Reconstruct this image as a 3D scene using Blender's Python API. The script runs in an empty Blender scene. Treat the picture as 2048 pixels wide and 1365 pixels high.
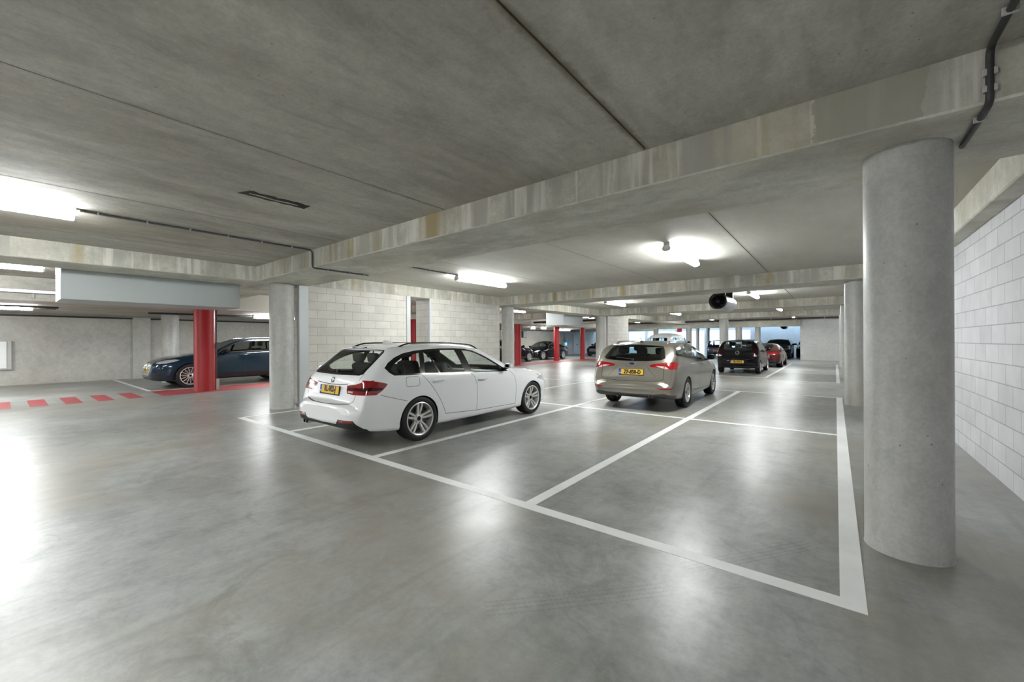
import bpy, bmesh, math, random
import numpy as np
from mathutils import Vector, Matrix
from mathutils.bvhtree import BVHTree
random.seed(7)
pi = math.pi
sc = bpy.context.scene
COL = sc.collection
ZC, ZS = 3.04, 2.74          # ceiling height, beam soffit height

# ------------------------------------------------------------------ materials
MATS = {}
def principled(name, col=(.5, .5, .5), rough=.5, metal=0., coat=0., spec=.5, emit=None, es=0., trans=0., coat_rough=.03):
    if name in MATS: return MATS[name]
    m = bpy.data.materials.new(name); m.use_nodes = True
    b = m.node_tree.nodes['Principled BSDF']
    b.inputs['Base Color'].default_value = (*col, 1)
    b.inputs['Roughness'].default_value = rough
    b.inputs['Metallic'].default_value = metal
    b.inputs['Coat Weight'].default_value = coat
    b.inputs['Coat Roughness'].default_value = coat_rough
    b.inputs['Specular IOR Level'].default_value = spec
    if emit:
        b.inputs['Emission Color'].default_value = (*emit, 1)
        b.inputs['Emission Strength'].default_value = es
    MATS[name] = m
    return m

class NT:
    """small helper for building node trees"""
    def __init__(s, m):
        s.m = m; s.t = m.node_tree; s.b = s.t.nodes['Principled BSDF']
    def n(s, typ, **kw):
        o = s.t.nodes.new(typ)
        for k, v in kw.items():
            if k in o.inputs.keys(): o.inputs[k].default_value = v
            else: setattr(o, k, v)
        return o
    def l(s, a, ao, b, bi): s.t.links.new(a.outputs[ao], b.inputs[bi])
    def pos(s, sx=1, sy=1, sz=1, rot=(0, 0, 0)):
        g = s.n('ShaderNodeNewGeometry'); mp = s.n('ShaderNodeMapping')
        mp.inputs['Scale'].default_value = (sx, sy, sz); mp.inputs['Rotation'].default_value = rot
        s.l(g, 'Position', mp, 'Vector'); return mp
    def noise(s, mp, scale=1., detail=4., rough=.55, dist=0.):
        o = s.n('ShaderNodeTexNoise'); o.inputs['Scale'].default_value = scale; o.inputs['Detail'].default_value = detail
        o.inputs['Roughness'].default_value = rough; o.inputs['Distortion'].default_value = dist
        s.l(mp, 'Vector', o, 'Vector'); return o
    def ramp(s, src, out, stops):
        r = s.n('ShaderNodeValToRGB'); e = r.color_ramp.elements
        while len(e) < len(stops): e.new(.5)
        for el, (p, c) in zip(e, stops):
            el.position = p; el.color = (*c, 1) if len(c) == 3 else c
        s.l(src, out, r, 'Fac'); return r
    def mix(s, a, b, fac, mode='MIX'):
        o = s.n('ShaderNodeMix'); o.data_type = 'RGBA'; o.blend_type = mode
        for src, i in ((a, 6), (b, 7)):
            if isinstance(src, tuple): o.inputs[i].default_value = (*src, 1)
            else: s.t.links.new(src, o.inputs[i])
        if isinstance(fac, float): o.inputs[0].default_value = fac
        else: s.t.links.new(fac, o.inputs[0])
        return o.outputs[2]

def g(v): return (v, v, v)

def concrete(name, base, var=.12, stretch=(1, 1, 1), tint=(.30, .27, .20), tint_amt=.35, pores=.5, rough=.75, bump=.15, streaks=None, seed=0., rust=0., joints=False, patch=False):
    m = principled(name, base, rough); t = NT(m)
    mp = t.pos(*stretch); mp.inputs['Location'].default_value = (seed, seed * 1.7, seed * .3)
    n1 = t.noise(mp, 1.1, 6, .6, .4)
    mp2 = t.pos(1, 1, 1); n2 = t.noise(mp2, 9, 5, .65)
    lo = tuple(c * (1 - var * 1.6) for c in base); hi = tuple(min(1, c * (1 + var * 1.1)) for c in base)
    r1 = t.ramp(n1, 'Fac', [(.3, lo), (.52, base), (.72, hi)])
    r2 = t.ramp(n2, 'Fac', [(.3, g(.8)), (.7, g(1.12))])
    c = t.mix(r1.outputs[0], r2.outputs[0], .55, 'MULTIPLY')
    nb = t.noise(mp, 3.2, 7, .7, .6); rb = t.ramp(nb, 'Fac', [(.34, g(.74)), (.5, g(1.)), (.68, g(1.14))])
    c = t.mix(c, rb.outputs[0], min(1., var * 3.6), 'MULTIPLY')
    ng = t.noise(mp2, 42, 3, .7); rg = t.ramp(ng, 'Fac', [(.3, g(.86)), (.7, g(1.1))])
    c = t.mix(c, rg.outputs[0], .8, 'MULTIPLY')
    n3 = t.noise(mp, .45, 3, .5); r3 = t.ramp(n3, 'Fac', [(.48, g(0)), (.7, g(1))])
    fac = t.n('ShaderNodeMath', operation='MULTIPLY'); fac.inputs[1].default_value = tint_amt
    t.l(r3, 0, fac, 0)
    c = t.mix(c, tint, fac.outputs[0])
    if pores:
        v = t.n('ShaderNodeTexVoronoi'); v.inputs['Scale'].default_value = 11
        t.l(mp2, 'Vector', v, 'Vector')
        n4 = t.noise(mp2, 2.3, 2); 
        r4 = t.ramp(v, 'Distance', [(.045, g(1)), (.085, g(0))])
        r5 = t.ramp(n4, 'Fac', [(.5, g(0)), (.58, g(1))])
        pm = t.n('ShaderNodeMath', operation='MULTIPLY'); t.l(r4, 0, pm, 0); t.l(r5, 0, pm, 1)
        pm2 = t.n('ShaderNodeMath', operation='MULTIPLY'); t.l(pm, 0, pm2, 0); pm2.inputs[1].default_value = pores
        c = t.mix(c, tuple(x * .3 for x in base), pm2.outputs[0])
    if streaks:
        # runs of lime and rust that hang down from the slab joint
        mp3 = t.pos(*streaks); n5 = t.noise(mp3, 1., 4, .6)
        r6 = t.ramp(n5, 'Fac', [(.53, g(0)), (.60, g(.85))])
        c = t.mix(c, (.68, .665, .61), r6.outputs[0])
        mp4 = t.pos(*streaks); mp4.inputs['Location'].default_value = (31, 17, 3); n6 = t.noise(mp4, .9, 3, .55)
        r7 = t.ramp(n6, 'Fac', [(.50, g(0)), (.60, g(.8))])
        c = t.mix(c, (.37, .36, .32), r7.outputs[0])
        if rust:
            mp5 = t.pos(*(s_ * .5 for s_ in streaks)); mp5.inputs['Location'].default_value = (7, 51, 3); n7 = t.noise(mp5, .9, 3, .55)
            r8 = t.ramp(n7, 'Fac', [(.58, g(0)), (.70, g(rust))])
            c = t.mix(c, (.34, .25, .09), r8.outputs[0])
    def M(op, a, bb=None):
        o = t.n('ShaderNodeMath', operation=op)
        for i, q in enumerate((a, bb)):
            if q is None: continue
            if isinstance(q, (int, float)): o.inputs[i].default_value = q
            else: t.t.links.new(q, o.inputs[i])
        return o.outputs[0]
    if joints or patch:
        ge = t.n('ShaderNodeNewGeometry'); sx = t.n('ShaderNodeSeparateXYZ'); t.l(ge, 'Position', sx, 0)
        nj = t.noise(mp2, 5., 5, .65)
    if joints:
        # damp brown staining along the slab joints
        c = t.mix(c, (.57, .56, .50), M('MULTIPLY', M('GREATER_THAN', sx.outputs[1], 4.4), .6))   # bays beyond the first beam are cleaner; their stronger light is also painted in
        u = M('DIVIDE', M('ADD', sx.outputs[0], 1.225), 2.449); dj = M('MULTIPLY', M('ABSOLUTE', M('SUBTRACT', u, M('ROUND', u))), 2.449)
        dj = M('ADD', dj, M('MULTIPLY', M('SUBTRACT', nj.outputs[0], .5), .09))
        rj = t.n('ShaderNodeValToRGB'); rj.color_ramp.elements[0].position = .012; rj.color_ramp.elements[0].color = (.75, .75, .75, 1); rj.color_ramp.elements[1].position = .05; rj.color_ramp.elements[1].color = (0, 0, 0, 1)
        t.t.links.new(dj, rj.inputs[0])
        near = M('MULTIPLY_ADD', M('LESS_THAN', M('ABSOLUTE', M('ADD', sx.outputs[0], 1.225)), 1.), .75); near.node.inputs[2].default_value = .25
        near = M('MULTIPLY', near, M('ADD', M('MULTIPLY', M('LESS_THAN', sx.outputs[1], 4.), .7), .3))
        c = t.mix(c, (.16, .125, .065), M('MULTIPLY', rj.outputs[0], near))
    if patch:
        # smooth mortar repair on the face of the nearest beam, beside the big column
        xx = M('ADD', sx.outputs[0], M('MULTIPLY', M('SUBTRACT', nj.outputs[0], .5), .18))
        mk = M('MULTIPLY', M('MULTIPLY', M('GREATER_THAN', xx, -.10), M('LESS_THAN', xx, .42)), M('LESS_THAN', sx.outputs[1], 4.5))
        mk = M('MULTIPLY', mk, .85); c = t.mix(c, (.34, .325, .265), mk)
    t.t.links.new(c, t.b.inputs['Base Color'])
    bp = t.n('ShaderNodeBump'); bp.inputs['Strength'].default_value = bump; bp.inputs['Distance'].default_value = .01
    t.l(n2, 'Fac', bp, 'Height'); t.l(bp, 0, t.b, 'Normal')
    return m

def brick_mat(name, plane, base, mortar, bw=.44, bh=.2, ms=.006, bump=.35, rough=.6):
    m = principled(name, base, rough); t = NT(m)
    gN = t.n('ShaderNodeNewGeometry'); sp = t.n('ShaderNodeSeparateXYZ'); cb = t.n('ShaderNodeCombineXYZ')
    t.l(gN, 'Position', sp, 0)
    t.l(sp, plane[0], cb, 0); t.l(sp, plane[1], cb, 1)
    br = t.n('ShaderNodeTexBrick')
    br.inputs['Scale'].default_value = 1; br.inputs['Brick Width'].default_value = bw; br.inputs['Row Height'].default_value = bh
    br.inputs['Mortar Size'].default_value = ms; br.inputs['Mortar Smooth'].default_value = .25; br.inputs['Bias'].default_value = -.2
    br.inputs['Color1'].default_value = (*base, 1); br.inputs['Color2'].default_value = (*(c * .88 for c in base), 1)
    br.inputs['Mortar'].default_value = (*mortar, 1)
    t.l(cb, 0, br, 'Vector')
    n = t.noise(t.pos(), 3., 4); r = t.ramp(n, 'Fac', [(.3, g(.86)), (.7, g(1.06))])
    c = t.mix(br.outputs['Color'], r.outputs[0], .7, 'MULTIPLY')
    t.t.links.new(c, t.b.inputs['Base Color'])
    inv = t.n('ShaderNodeMath', operation='SUBTRACT'); inv.inputs[0].default_value = 1.; t.l(br, 'Fac', inv, 1)
    bp = t.n('ShaderNodeBump'); bp.inputs['Strength'].default_value = bump; bp.inputs['Distance'].default_value = .008
    t.l(inv, 0, bp, 'Height'); t.l(bp, 0, t.b, 'Normal')
    return m

TRACKS = [((-1.50, 1.645), (-.78, 2.48), .15, .5), ((-.76, 2.73), (-.17, 3.60), .14, .62), ((-.90, 2.75), (-.34, 3.58), .10, .5), ((-1.5, 2.63), (-1.0, 2.85), .12, .45), ((-.62, 6.2), (-.1, 6.9), .16, .35), ((-3.2, 3.6), (-2.5, 5.6), .15, .25)]
def floor_mat():
    m = principled('polished_concrete', (.3, .3, .29), .3); t = NT(m)
    mp = t.pos(); n1 = t.noise(mp, .55, 7, .62, .5)
    base = t.ramp(n1, 'Fac', [(.32, (.225, .228, .215)), (.5, (.31, .318, .306)), (.68, (.395, .405, .40))])
    n2 = t.noise(mp, 4.5, 6, .7, .3); r2 = t.ramp(n2, 'Fac', [(.28, g(.66)), (.5, g(.97)), (.72, g(1.18))])
    c = t.mix(base.outputs[0], r2.outputs[0], .85, 'MULTIPLY')
    nf = t.noise(mp, 24, 5, .75); rf = t.ramp(nf, 'Fac', [(.3, g(.84)), (.6, g(1.06))])
    c = t.mix(c, rf.outputs[0], .8, 'MULTIPLY')
    mps = t.pos(); mps.inputs['Location'].default_value = (5, 9, 0)
    nk = t.noise(mps, 1.3, 8, .72, 1.2); rk = t.ramp(nk, 'Fac', [(.56, g(0)), (.66, g(.5))])
    c = t.mix(c, (.15, .145, .125), rk.outputs[0])
    mpb = t.pos(); mpb.inputs['Location'].default_value = (13, 4, 0); n3 = t.noise(mpb, .35, 4, .6, .8)
    r3 = t.ramp(n3, 'Fac', [(.46, g(0)), (.64, g(.7))])
    c = t.mix(c, (.255, .235, .19), r3.outputs[0])
    # tyre scuffs: faint long dark arcs
    for rot, sx, sy, off in ((.35, 6, .35, 3.), (-.5, 5, .3, 9.), (1.2, 6, .4, 21.)):
        mp4 = t.pos(sx, sy, 1, (0, 0, rot)); mp4.inputs['Location'].default_value = (off, off, 0)
        n4 = t.noise(mp4, 1.1, 3, .5, .6); r4 = t.ramp(n4, 'Fac', [(.55, g(0)), (.8, g(.25))])
        c = t.mix(c, (.12, .12, .115), r4.outputs[0])
    # fine cracks
    v = t.n('ShaderNodeTexVoronoi', feature='DISTANCE_TO_EDGE'); v.inputs['Scale'].default_value = .45
    nd = t.noise(mp, 1.6, 4); vm = t.n('ShaderNodeMix', data_type='VECTOR'); vm.inputs[0].default_value = .25
    t.l(mp, 'Vector', vm, 4); t.l(nd, 'Color', vm, 5); t.l(vm, 1, v, 'Vector')
    r5 = t.ramp(v, 'Distance', [(.0005, g(.14)), (.002, g(0))])
    c = t.mix(c, (.13, .13, .12), r5.outputs[0])
    # tyre tracks: three dark ribs each, broken by the tread
    ge = t.n('ShaderNodeNewGeometry'); sx = t.n('ShaderNodeSeparateXYZ'); t.l(ge, 'Position', sx, 0)
    def M(op, a, bb=None):
        o = t.n('ShaderNodeMath', operation=op)
        for i, q in enumerate((a, bb)):
            if q is None: continue
            if isinstance(q, (int, float)): o.inputs[i].default_value = q
            else: t.t.links.new(q, o.inputs[i])
        return o.outputs[0]
    for (x0, y0), (x1, y1), wd, st in TRACKS:
        ln = math.hypot(x1 - x0, y1 - y0); ux, uy = (x1 - x0) / ln, (y1 - y0) / ln
        px, py = M('SUBTRACT', sx.outputs[0], x0), M('SUBTRACT', sx.outputs[1], y0)
        s_ = M('ADD', M('MULTIPLY', px, ux), M('MULTIPLY', py, uy)); d_ = M('ADD', M('MULTIPLY', px, -uy), M('MULTIPLY', py, ux))
        d_ = M('ADD', d_, M('MULTIPLY', M('SINE', M('MULTIPLY', s_, 1.4)), .03))
        rib = M('GREATER_THAN', M('SINE', M('MULTIPLY', d_, 2 * pi * 4 / wd)), .72)
        tick = M('GREATER_THAN', M('SINE', M('MULTIPLY', s_, 210.)), -.75)
        inn = M('MULTIPLY', M('MULTIPLY', M('LESS_THAN', M('ABSOLUTE', d_), wd / 2), M('GREATER_THAN', s_, 0.)), M('LESS_THAN', s_, ln))
        mk = M('MULTIPLY', M('MULTIPLY', M('MULTIPLY', rib, tick), inn), M('MULTIPLY', nf.outputs[0], st))
        c = t.mix(c, (.07, .07, .065), mk)
    t.t.links.new(c, t.b.inputs['Base Color'])
    n6 = t.noise(mp, 1.4, 5, .6, .3); r6 = t.ramp(n6, 'Fac', [(.3, g(.29)), (.7, g(.37))])
    t.l(r6, 0, t.b, 'Roughness')
    t.b.inputs['Specular IOR Level'].default_value = .5
    bp = t.n('ShaderNodeBump'); bp.inputs['Strength'].default_value = .06; bp.inputs['Distance'].default_value = .004
    t.l(n2, 'Fac', bp, 'Height'); t.l(bp, 0, t.b, 'Normal')
    return m

def paint_mat(name, col, wear=.25, rough=.45):
    m = principled(name, col, rough); t = NT(m); mp = t.pos()
    n = t.noise(mp, 6, 6, .7); r = t.ramp(n, 'Fac', [(.55, g(0)), (.8, g(wear))])
    n2 = t.noise(mp, 1.1, 3); r2 = t.ramp(n2, 'Fac', [(.3, g(.85)), (.7, g(1.05))])
    c = t.mix(col, r2.outputs[0], .8, 'MULTIPLY')
    c = t.mix(c, tuple(x * .55 for x in col), r.outputs[0])
    t.t.links.new(c, t.b.inputs['Base Color']); return m

def glass_mat(name, tint=(.75, .85, .8), dark=0.):
    """thin pane: tinted see-through plus mirror reflection by fresnel; 'dark' mixes in opaque tint"""
    if name in MATS: return MATS[name]
    m = bpy.data.materials.new(name); m.use_nodes = True; t = m.node_tree; t.nodes.clear()
    out = t.nodes.new('ShaderNodeOutputMaterial')
    tr = t.nodes.new('ShaderNodeBsdfTransparent'); tr.inputs[0].default_value = (*tint, 1)
    gl = t.nodes.new('ShaderNodeBsdfGlossy'); gl.inputs['Roughness'].default_value = .02; gl.inputs[0].default_value = (1, 1, 1, 1)
    fr = t.nodes.new('ShaderNodeFresnel'); ge = t.nodes.new('ShaderNodeNewGeometry'); mt = t.nodes.new('ShaderNodeMath'); mt.operation = 'MULTIPLY_ADD'
    mt.inputs[1].default_value = 1 / 1.45 - 1.45; mt.inputs[2].default_value = 1.45   # same reflection from both faces of the pane
    t.links.new(ge.outputs['Backfacing'], mt.inputs[0]); t.links.new(mt.outputs[0], fr.inputs[0])
    mx = t.nodes.new('ShaderNodeMixShader')
    first = tr
    if dark:
        df = t.nodes.new('ShaderNodeBsdfDiffuse'); df.inputs[0].default_value = (.008, .009, .010, 1)
        m0 = t.nodes.new('ShaderNodeMixShader'); m0.inputs[0].default_value = dark
        t.links.new(tr.outputs[0], m0.inputs[1]); t.links.new(df.outputs[0], m0.inputs[2]); first = m0
    t.links.new(fr.outputs[0], mx.inputs[0]); t.links.new(first.outputs[0], mx.inputs[1]); t.links.new(gl.outputs[0], mx.inputs[2])
    t.links.new(mx.outputs[0], out.inputs[0]); MATS[name] = m
    return m

M_FLOOR = floor_mat()
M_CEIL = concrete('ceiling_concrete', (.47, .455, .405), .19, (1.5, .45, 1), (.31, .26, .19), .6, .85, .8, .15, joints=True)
M_BEAMX = concrete('beam_concrete', (.54, .525, .46), .18, (1, 1, 1), (.46, .42, .30), .5, .35, .75, .15, streaks=(5, 5, .35), rust=.75, patch=True)
M_SOFFIT = concrete('soffit_concrete', (.60, .59, .52), .18, (.8, 1.4, 1), (.44, .39, .28), .55, .3, .75, .12)
M_COLUMN = concrete('column_concrete', (.46, .46, .44), .10, (1.5, 1.5, .5), (.40, .37, .30), .35, .8, .42, .12)
M_WALLC = concrete('wall_concrete', (.52, .51, .475), .10, (.8, .8, .8), (.46, .41, .30), .35, .2, .8, .1)
M_BRICKR = brick_mat('white_block_yz', ('Y', 'Z'), (.62, .62, .64), (.34, .34, .36))
M_BRICKL = brick_mat('cream_block_yz', ('Y', 'Z'), (.60, .58, .53), (.36, .34, .30))
M_BRICKX = brick_mat('cream_block_xz', ('X', 'Z'), (.60, .58, .53), (.36, .34, .30))
M_WALLW = concrete('white_wall', (.68, .68, .67), .05, (1, 1, 1), (.55, .53, .48), .2, 0, .7, .05)
M_LINE = paint_mat('white_line_paint', (.92, .93, .92), .22, .42)
M_RED = paint_mat('red_floor_paint', (.36, .055, .06), .4, .5)
M_REDCOL = principled('red_column_paint', (.31, .012, .016), .45, spec=.3)
M_STEEL = principled('pale_steel_cladding', (.52, .55, .56), .4, .1)
M_CASING = principled('grey_casing', (.40, .43, .43), .5)
M_PIPE = principled('dark_pipe', (.035, .035, .035), .5)
M_CONDUIT = principled('grey_conduit', (.11, .11, .11), .45)
M_CLIP = principled('clip_grey', (.45, .45, .43), .5)
M_TRAY = principled('cable_tray_zinc', (.62, .63, .65), .35, .5)
M_JOINT = principled('joint_dark', (.05, .042, .028), .9)
M_LENS = principled('lamp_diffuser', (.9, .9, .9), .4, emit=(.97, 1., 1.), es=70)
M_HOUS = principled('lamp_housing', (.55, .55, .54), .5)
M_DARKHOLE = concrete('broken_recess', (.05, .045, .03), .5, (3, 3, 3), (.11, .09, .04), .6, 0, .9, .6)
M_GALV = principled('galvanised', (.62, .66, .70), .3, .7)
M_BLACK = principled('black_plastic', (.012, .012, .013), .5)
M_RUBBER = principled('tyre_rubber', (.010, .010, .011), .55)
M_TRIM = principled('gloss_black_trim', (.006, .006, .007), .12)
M_DARKIN = principled('dark_interior', (.018, .018, .02), .8)
M_SEAT = principled('seat_fabric', (.03, .03, .033), .8)
M_ALLOY = principled('alloy_silver', (.74, .73, .72), .36, .75)
M_ALLOYD = principled('alloy_pocket', (.10, .10, .105), .4, .5)
M_CHROME = principled('chrome', (.82, .82, .82), .1, 1.)
M_DISC = principled('brake_disc', (.16, .16, .16), .4, .8)
M_YEL = principled('plate_yellow', (.80, .50, .02), .4)
M_PBLUE = principled('plate_blue', (.02, .06, .42), .4)
M_PTXT = principled('plate_black', (.01, .01, .01), .5)
M_WHITE = principled('white_plastic', (.8, .8, .8), .4)
M_LOWER = principled('lower_bumper_grey', (.05, .047, .043), .5)
M_TAIL = principled('tail_lens_red', (.27, .004, .008), .10, coat=1)
M_TAILD = principled('tail_lens_dark', (.03, .002, .004), .12, coat=.6, spec=.2)
M_TAILW = principled('tail_lens_clear', (.62, .50, .50), .1, coat=1)
M_HEAD = principled('headlamp_clear', (.55, .58, .6), .08, .3, coat=1)
M_GLASS = glass_mat('tinted_glass', (.90, .95, .93))
M_GLASSR = glass_mat('privacy_glass', (.5, .54, .52))
M_GLASSF = glass_mat('smoked_glass', (.26, .29, .28))
M_GLASSD = glass_mat('dark_glass', (.10, .11, .11), .55)
M_WHITEP = principled('paint_white', (.87, .88, .90), .35, coat=.9)
M_BEIGE = principled('paint_champagne', (.27, .248, .215), .32, .8, coat=.9)
M_NAVY = principled('paint_dark_blue', (.002, .022, .045), .35, .1, coat=1, spec=.1)
M_BLACKP = principled('paint_black', (.0025, .0025, .0045), .4, 0, coat=.6, spec=.05)
M_BUS = principled('paint_bus_white', (.82, .83, .82), .35, coat=.6)
M_PGREY = principled('paint_slate', (.20, .22, .25), .3, .6, coat=1)
M_PREDL = principled('paint_dark_red', (.075, .009, .010), .35, .1, coat=.9, spec=.1)
M_BLUE = principled('sign_blue', (.02, .16, .60), .4)
M_GREENL = principled('sign_green_light', (.15, .6, .55), .4, emit=(.3, .9, .8), es=.6)
M_SIGNR = principled('sign_red', (.35, .01, .015), .5)

# ------------------------------------------------------------------ object helpers
def link(name, me, mats, parent=None, loc=None, rotz=None):
    o = bpy.data.objects.new(name, me); COL.objects.link(o)
    if mats is not None and me is not None:
        for m in (mats if isinstance(mats, (list, tuple)) else [mats]): me.materials.append(m)
    if parent is not None: o.parent = parent
    if loc is not None: o.location = loc
    if rotz is not None: o.rotation_euler = (0, 0, rotz)
    return o
def tag(o, label=None, cat=None, group=None, kind=None):
    if label: o['label'] = label
    if cat: o['category'] = cat
    if group: o['group'] = group
    if kind: o['kind'] = kind
    return o
def empty(name, loc=(0, 0, 0), rotz=0):
    o = bpy.data.objects.new(name, None); COL.objects.link(o); o.location = loc; o.rotation_euler = (0, 0, rotz)
    o.empty_display_size = .2
    return o
def bm2(name, bm, mats, parent=None, smooth=False, loc=None, rotz=None, recalc=True):
    if recalc: bmesh.ops.recalc_face_normals(bm, faces=bm.faces)
    me = bpy.data.meshes.new(name); bm.to_mesh(me); bm.free()
    if smooth:
        for p in me.polygons: p.use_smooth = True
        if smooth != True: me.set_sharp_from_angle(angle=math.radians(smooth))
    return link(name, me, mats, parent, loc, rotz)
def box(bm, x0, x1, y0, y1, z0, z1, mi=0):
    v = [bm.verts.new(p) for p in ((x0, y0, z0), (x1, y0, z0), (x1, y1, z0), (x0, y1, z0), (x0, y0, z1), (x1, y0, z1), (x1, y1, z1), (x0, y1, z1))]
    fs = []
    for q in ((0, 3, 2, 1), (4, 5, 6, 7), (0, 1, 5, 4), (1, 2, 6, 5), (2, 3, 7, 6), (3, 0, 4, 7)):
        f = bm.faces.new([v[i] for i in q]); f.material_index = mi; fs.append(f)
    return v, fs
def bbox(bm, *a, bev=.01, seg=2, mi=0):
    v, fs = box(bm, *a, mi=mi)
    es = list({e for f in fs for e in f.edges})
    bmesh.ops.bevel(bm, geom=es, offset=bev, segments=seg, affect='EDGES', profile=.5)
def lathe(bm, prof, n=32, axis='z', close=False, mi=0, a0=0, a1=2 * pi):
    full = abs(a1 - a0 - 2 * pi) < 1e-6
    rings = []
    for k in range(n if full else n + 1):
        a = a0 + (a1 - a0) * k / n; c, s = math.cos(a), math.sin(a)
        R = []
        for r, h in prof:
            p = {'z': (r * c, r * s, h), 'y': (r * c, h, r * s), 'x': (h, r * c, r * s)}[axis]
            R.append(bm.verts.new(p))
        rings.append(R)
    m = len(rings)
    for k in range(m if full else m - 1):
        A, B = rings[k], rings[(k + 1) % m]
        for i in range(len(prof) - 1):
            f = bm.faces.new((A[i], B[i], B[i + 1], A[i + 1])); f.material_index = mi
    return rings
def cyl(bm, r, h0, h1, n=32, axis='z', mi=0, r1=None, cx=0, cy=0, cz=0):
    r1 = r if r1 is None else r1
    st = len(bm.verts)
    R = lathe(bm, [(r, h0), (r1, h1)], n, axis, mi=mi)
    for i in (0, 1):
        f = bm.faces.new([q[i] for q in R]); f.material_index = mi
    for q in R:
        for v in q: v.co += Vector((cx, cy, cz))
    return R
def tube(bm, pts, r, n=8, mi=0, caps=True):
    pts = [Vector(p) for p in pts]; rings = []
    for i, p in enumerate(pts):
        d = (pts[min(i + 1, len(pts) - 1)] - pts[max(i - 1, 0)]).normalized()
        u = d.cross(Vector((0, 0, 1)));
        if u.length < .05: u = d.cross(Vector((0, 1, 0)))
        u.normalize(); w = d.cross(u).normalized()
        rings.append([bm.verts.new(p + u * r * math.cos(2 * pi * k / n) + w * r * math.sin(2 * pi * k / n)) for k in range(n)])
    for A, B in zip(rings, rings[1:]):
        for k in range(n):
            f = bm.faces.new((A[k], A[(k + 1) % n], B[(k + 1) % n], B[k])); f.material_index = mi
    if caps:
        for R in (rings[0], rings[-1]):
            f = bm.faces.new(R); f.material_index = mi
def prism(bm, poly, axis, h0, h1, mi=0):
    """poly: 2D list, extruded along axis"""
    def P(a, b, h): return {'x': (h, a, b), 'y': (a, h, b), 'z': (a, b, h)}[axis]
    A = [bm.verts.new(P(a, b, h0)) for a, b in poly]; B = [bm.verts.new(P(a, b, h1)) for a, b in poly]
    fs = [bm.faces.new(A), bm.faces.new(B[::-1])]
    for i in range(len(poly)):
        j = (i + 1) % len(poly); fs.append(bm.faces.new((A[i], B[i], B[j], A[j])))
    for f in fs: f.material_index = mi
    return fs
def simple_box(name, dims, mat, parent=None, bev=.004, **kw):
    bm = bmesh.new()
    if bev: bbox(bm, *dims, bev=bev)
    else: box(bm, *dims)
    return bm2(name, bm, mat, parent, **kw)
def text_mesh(s, size, bold=.0, sx=1., ext=.001):
    cu = bpy.data.curves.new('lettering', 'FONT'); cu.body = s; cu.size = size; cu.offset = bold; cu.extrude = ext
    cu.align_x = 'CENTER'; cu.align_y = 'CENTER'; cu.resolution_u = 3
    o = bpy.data.objects.new('lettering_tmp', cu); COL.objects.link(o)
    dg = bpy.context.evaluated_depsgraph_get(); dg.update()
    me = bpy.data.meshes.new_from_object(o.evaluated_get(dg))
    bpy.data.objects.remove(o); bpy.data.curves.remove(cu)
    me.materials.clear()
    xs = [v.co.x for v in me.vertices]; ys = [v.co.y for v in me.vertices]
    if xs:
        cx, cy = (min(xs) + max(xs)) / 2, (min(ys) + max(ys)) / 2
        for v in me.vertices: v.co.x = (v.co.x - cx) * sx; v.co.y -= cy
    return me

# ------------------------------------------------------------------ camera
F, YAW, PT, RO, CH = 814.3, math.radians(38.447), math.radians(.0066), math.radians(-.28), 1.455
d = Vector((-math.sin(YAW) * math.cos(PT), math.cos(YAW) * math.cos(PT), math.sin(PT)))
rt = Vector((math.cos(YAW), math.sin(YAW), 0)); up = rt.cross(d)
A = rt * math.cos(RO) + up * math.sin(RO); B = -rt * math.sin(RO) + up * math.cos(RO)
cam = bpy.data.cameras.new('camera'); cam.sensor_width = 36; cam.lens = F / 2048 * 36; cam.clip_start = .05; cam.clip_end = 300
co = bpy.data.objects.new('camera', cam); COL.objects.link(co)
co.matrix_world = Matrix(((A.x, B.x, -d.x, 0), (A.y, B.y, -d.y, 0), (A.z, B.z, -d.z, CH), (0, 0, 0, 1)))
sc.camera = co

# ------------------------------------------------------------------ room shell
Y0, Y1, XL, XR = -9.5, 46., -22.4, 1.31
def struct(name, bm, mat, label=None, cat=None, smooth=False, recalc=True):
    o = bm2(name, bm, mat, smooth=smooth, recalc=recalc); o['kind'] = 'structure'
    if label: o['label'] = label
    if cat: o['category'] = cat
    return o
bm = bmesh.new(); box(bm, -34, 6, Y0 - .3, 75, -.3, 0); floor = struct('floor', bm, M_FLOOR, 'polished grey concrete garage floor with white bay lines and a red walkway', 'floor')
# ceiling slabs between the joints, 12 mm apart, dark backing above
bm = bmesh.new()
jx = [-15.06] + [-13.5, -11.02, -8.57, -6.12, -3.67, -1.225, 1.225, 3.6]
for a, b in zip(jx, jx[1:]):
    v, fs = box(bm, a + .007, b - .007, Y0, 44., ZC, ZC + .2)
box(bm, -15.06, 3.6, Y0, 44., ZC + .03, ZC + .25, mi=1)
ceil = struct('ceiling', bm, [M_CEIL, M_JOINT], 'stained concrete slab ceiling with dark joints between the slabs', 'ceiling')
bm = bmesh.new(); box(bm, XL - .3, -15.06, Y0, 44., 2.48, 3.25); struct('ceiling_low', bm, M_CEIL, 'lower concrete ceiling over the bays behind the red columns', 'ceiling')
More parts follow.
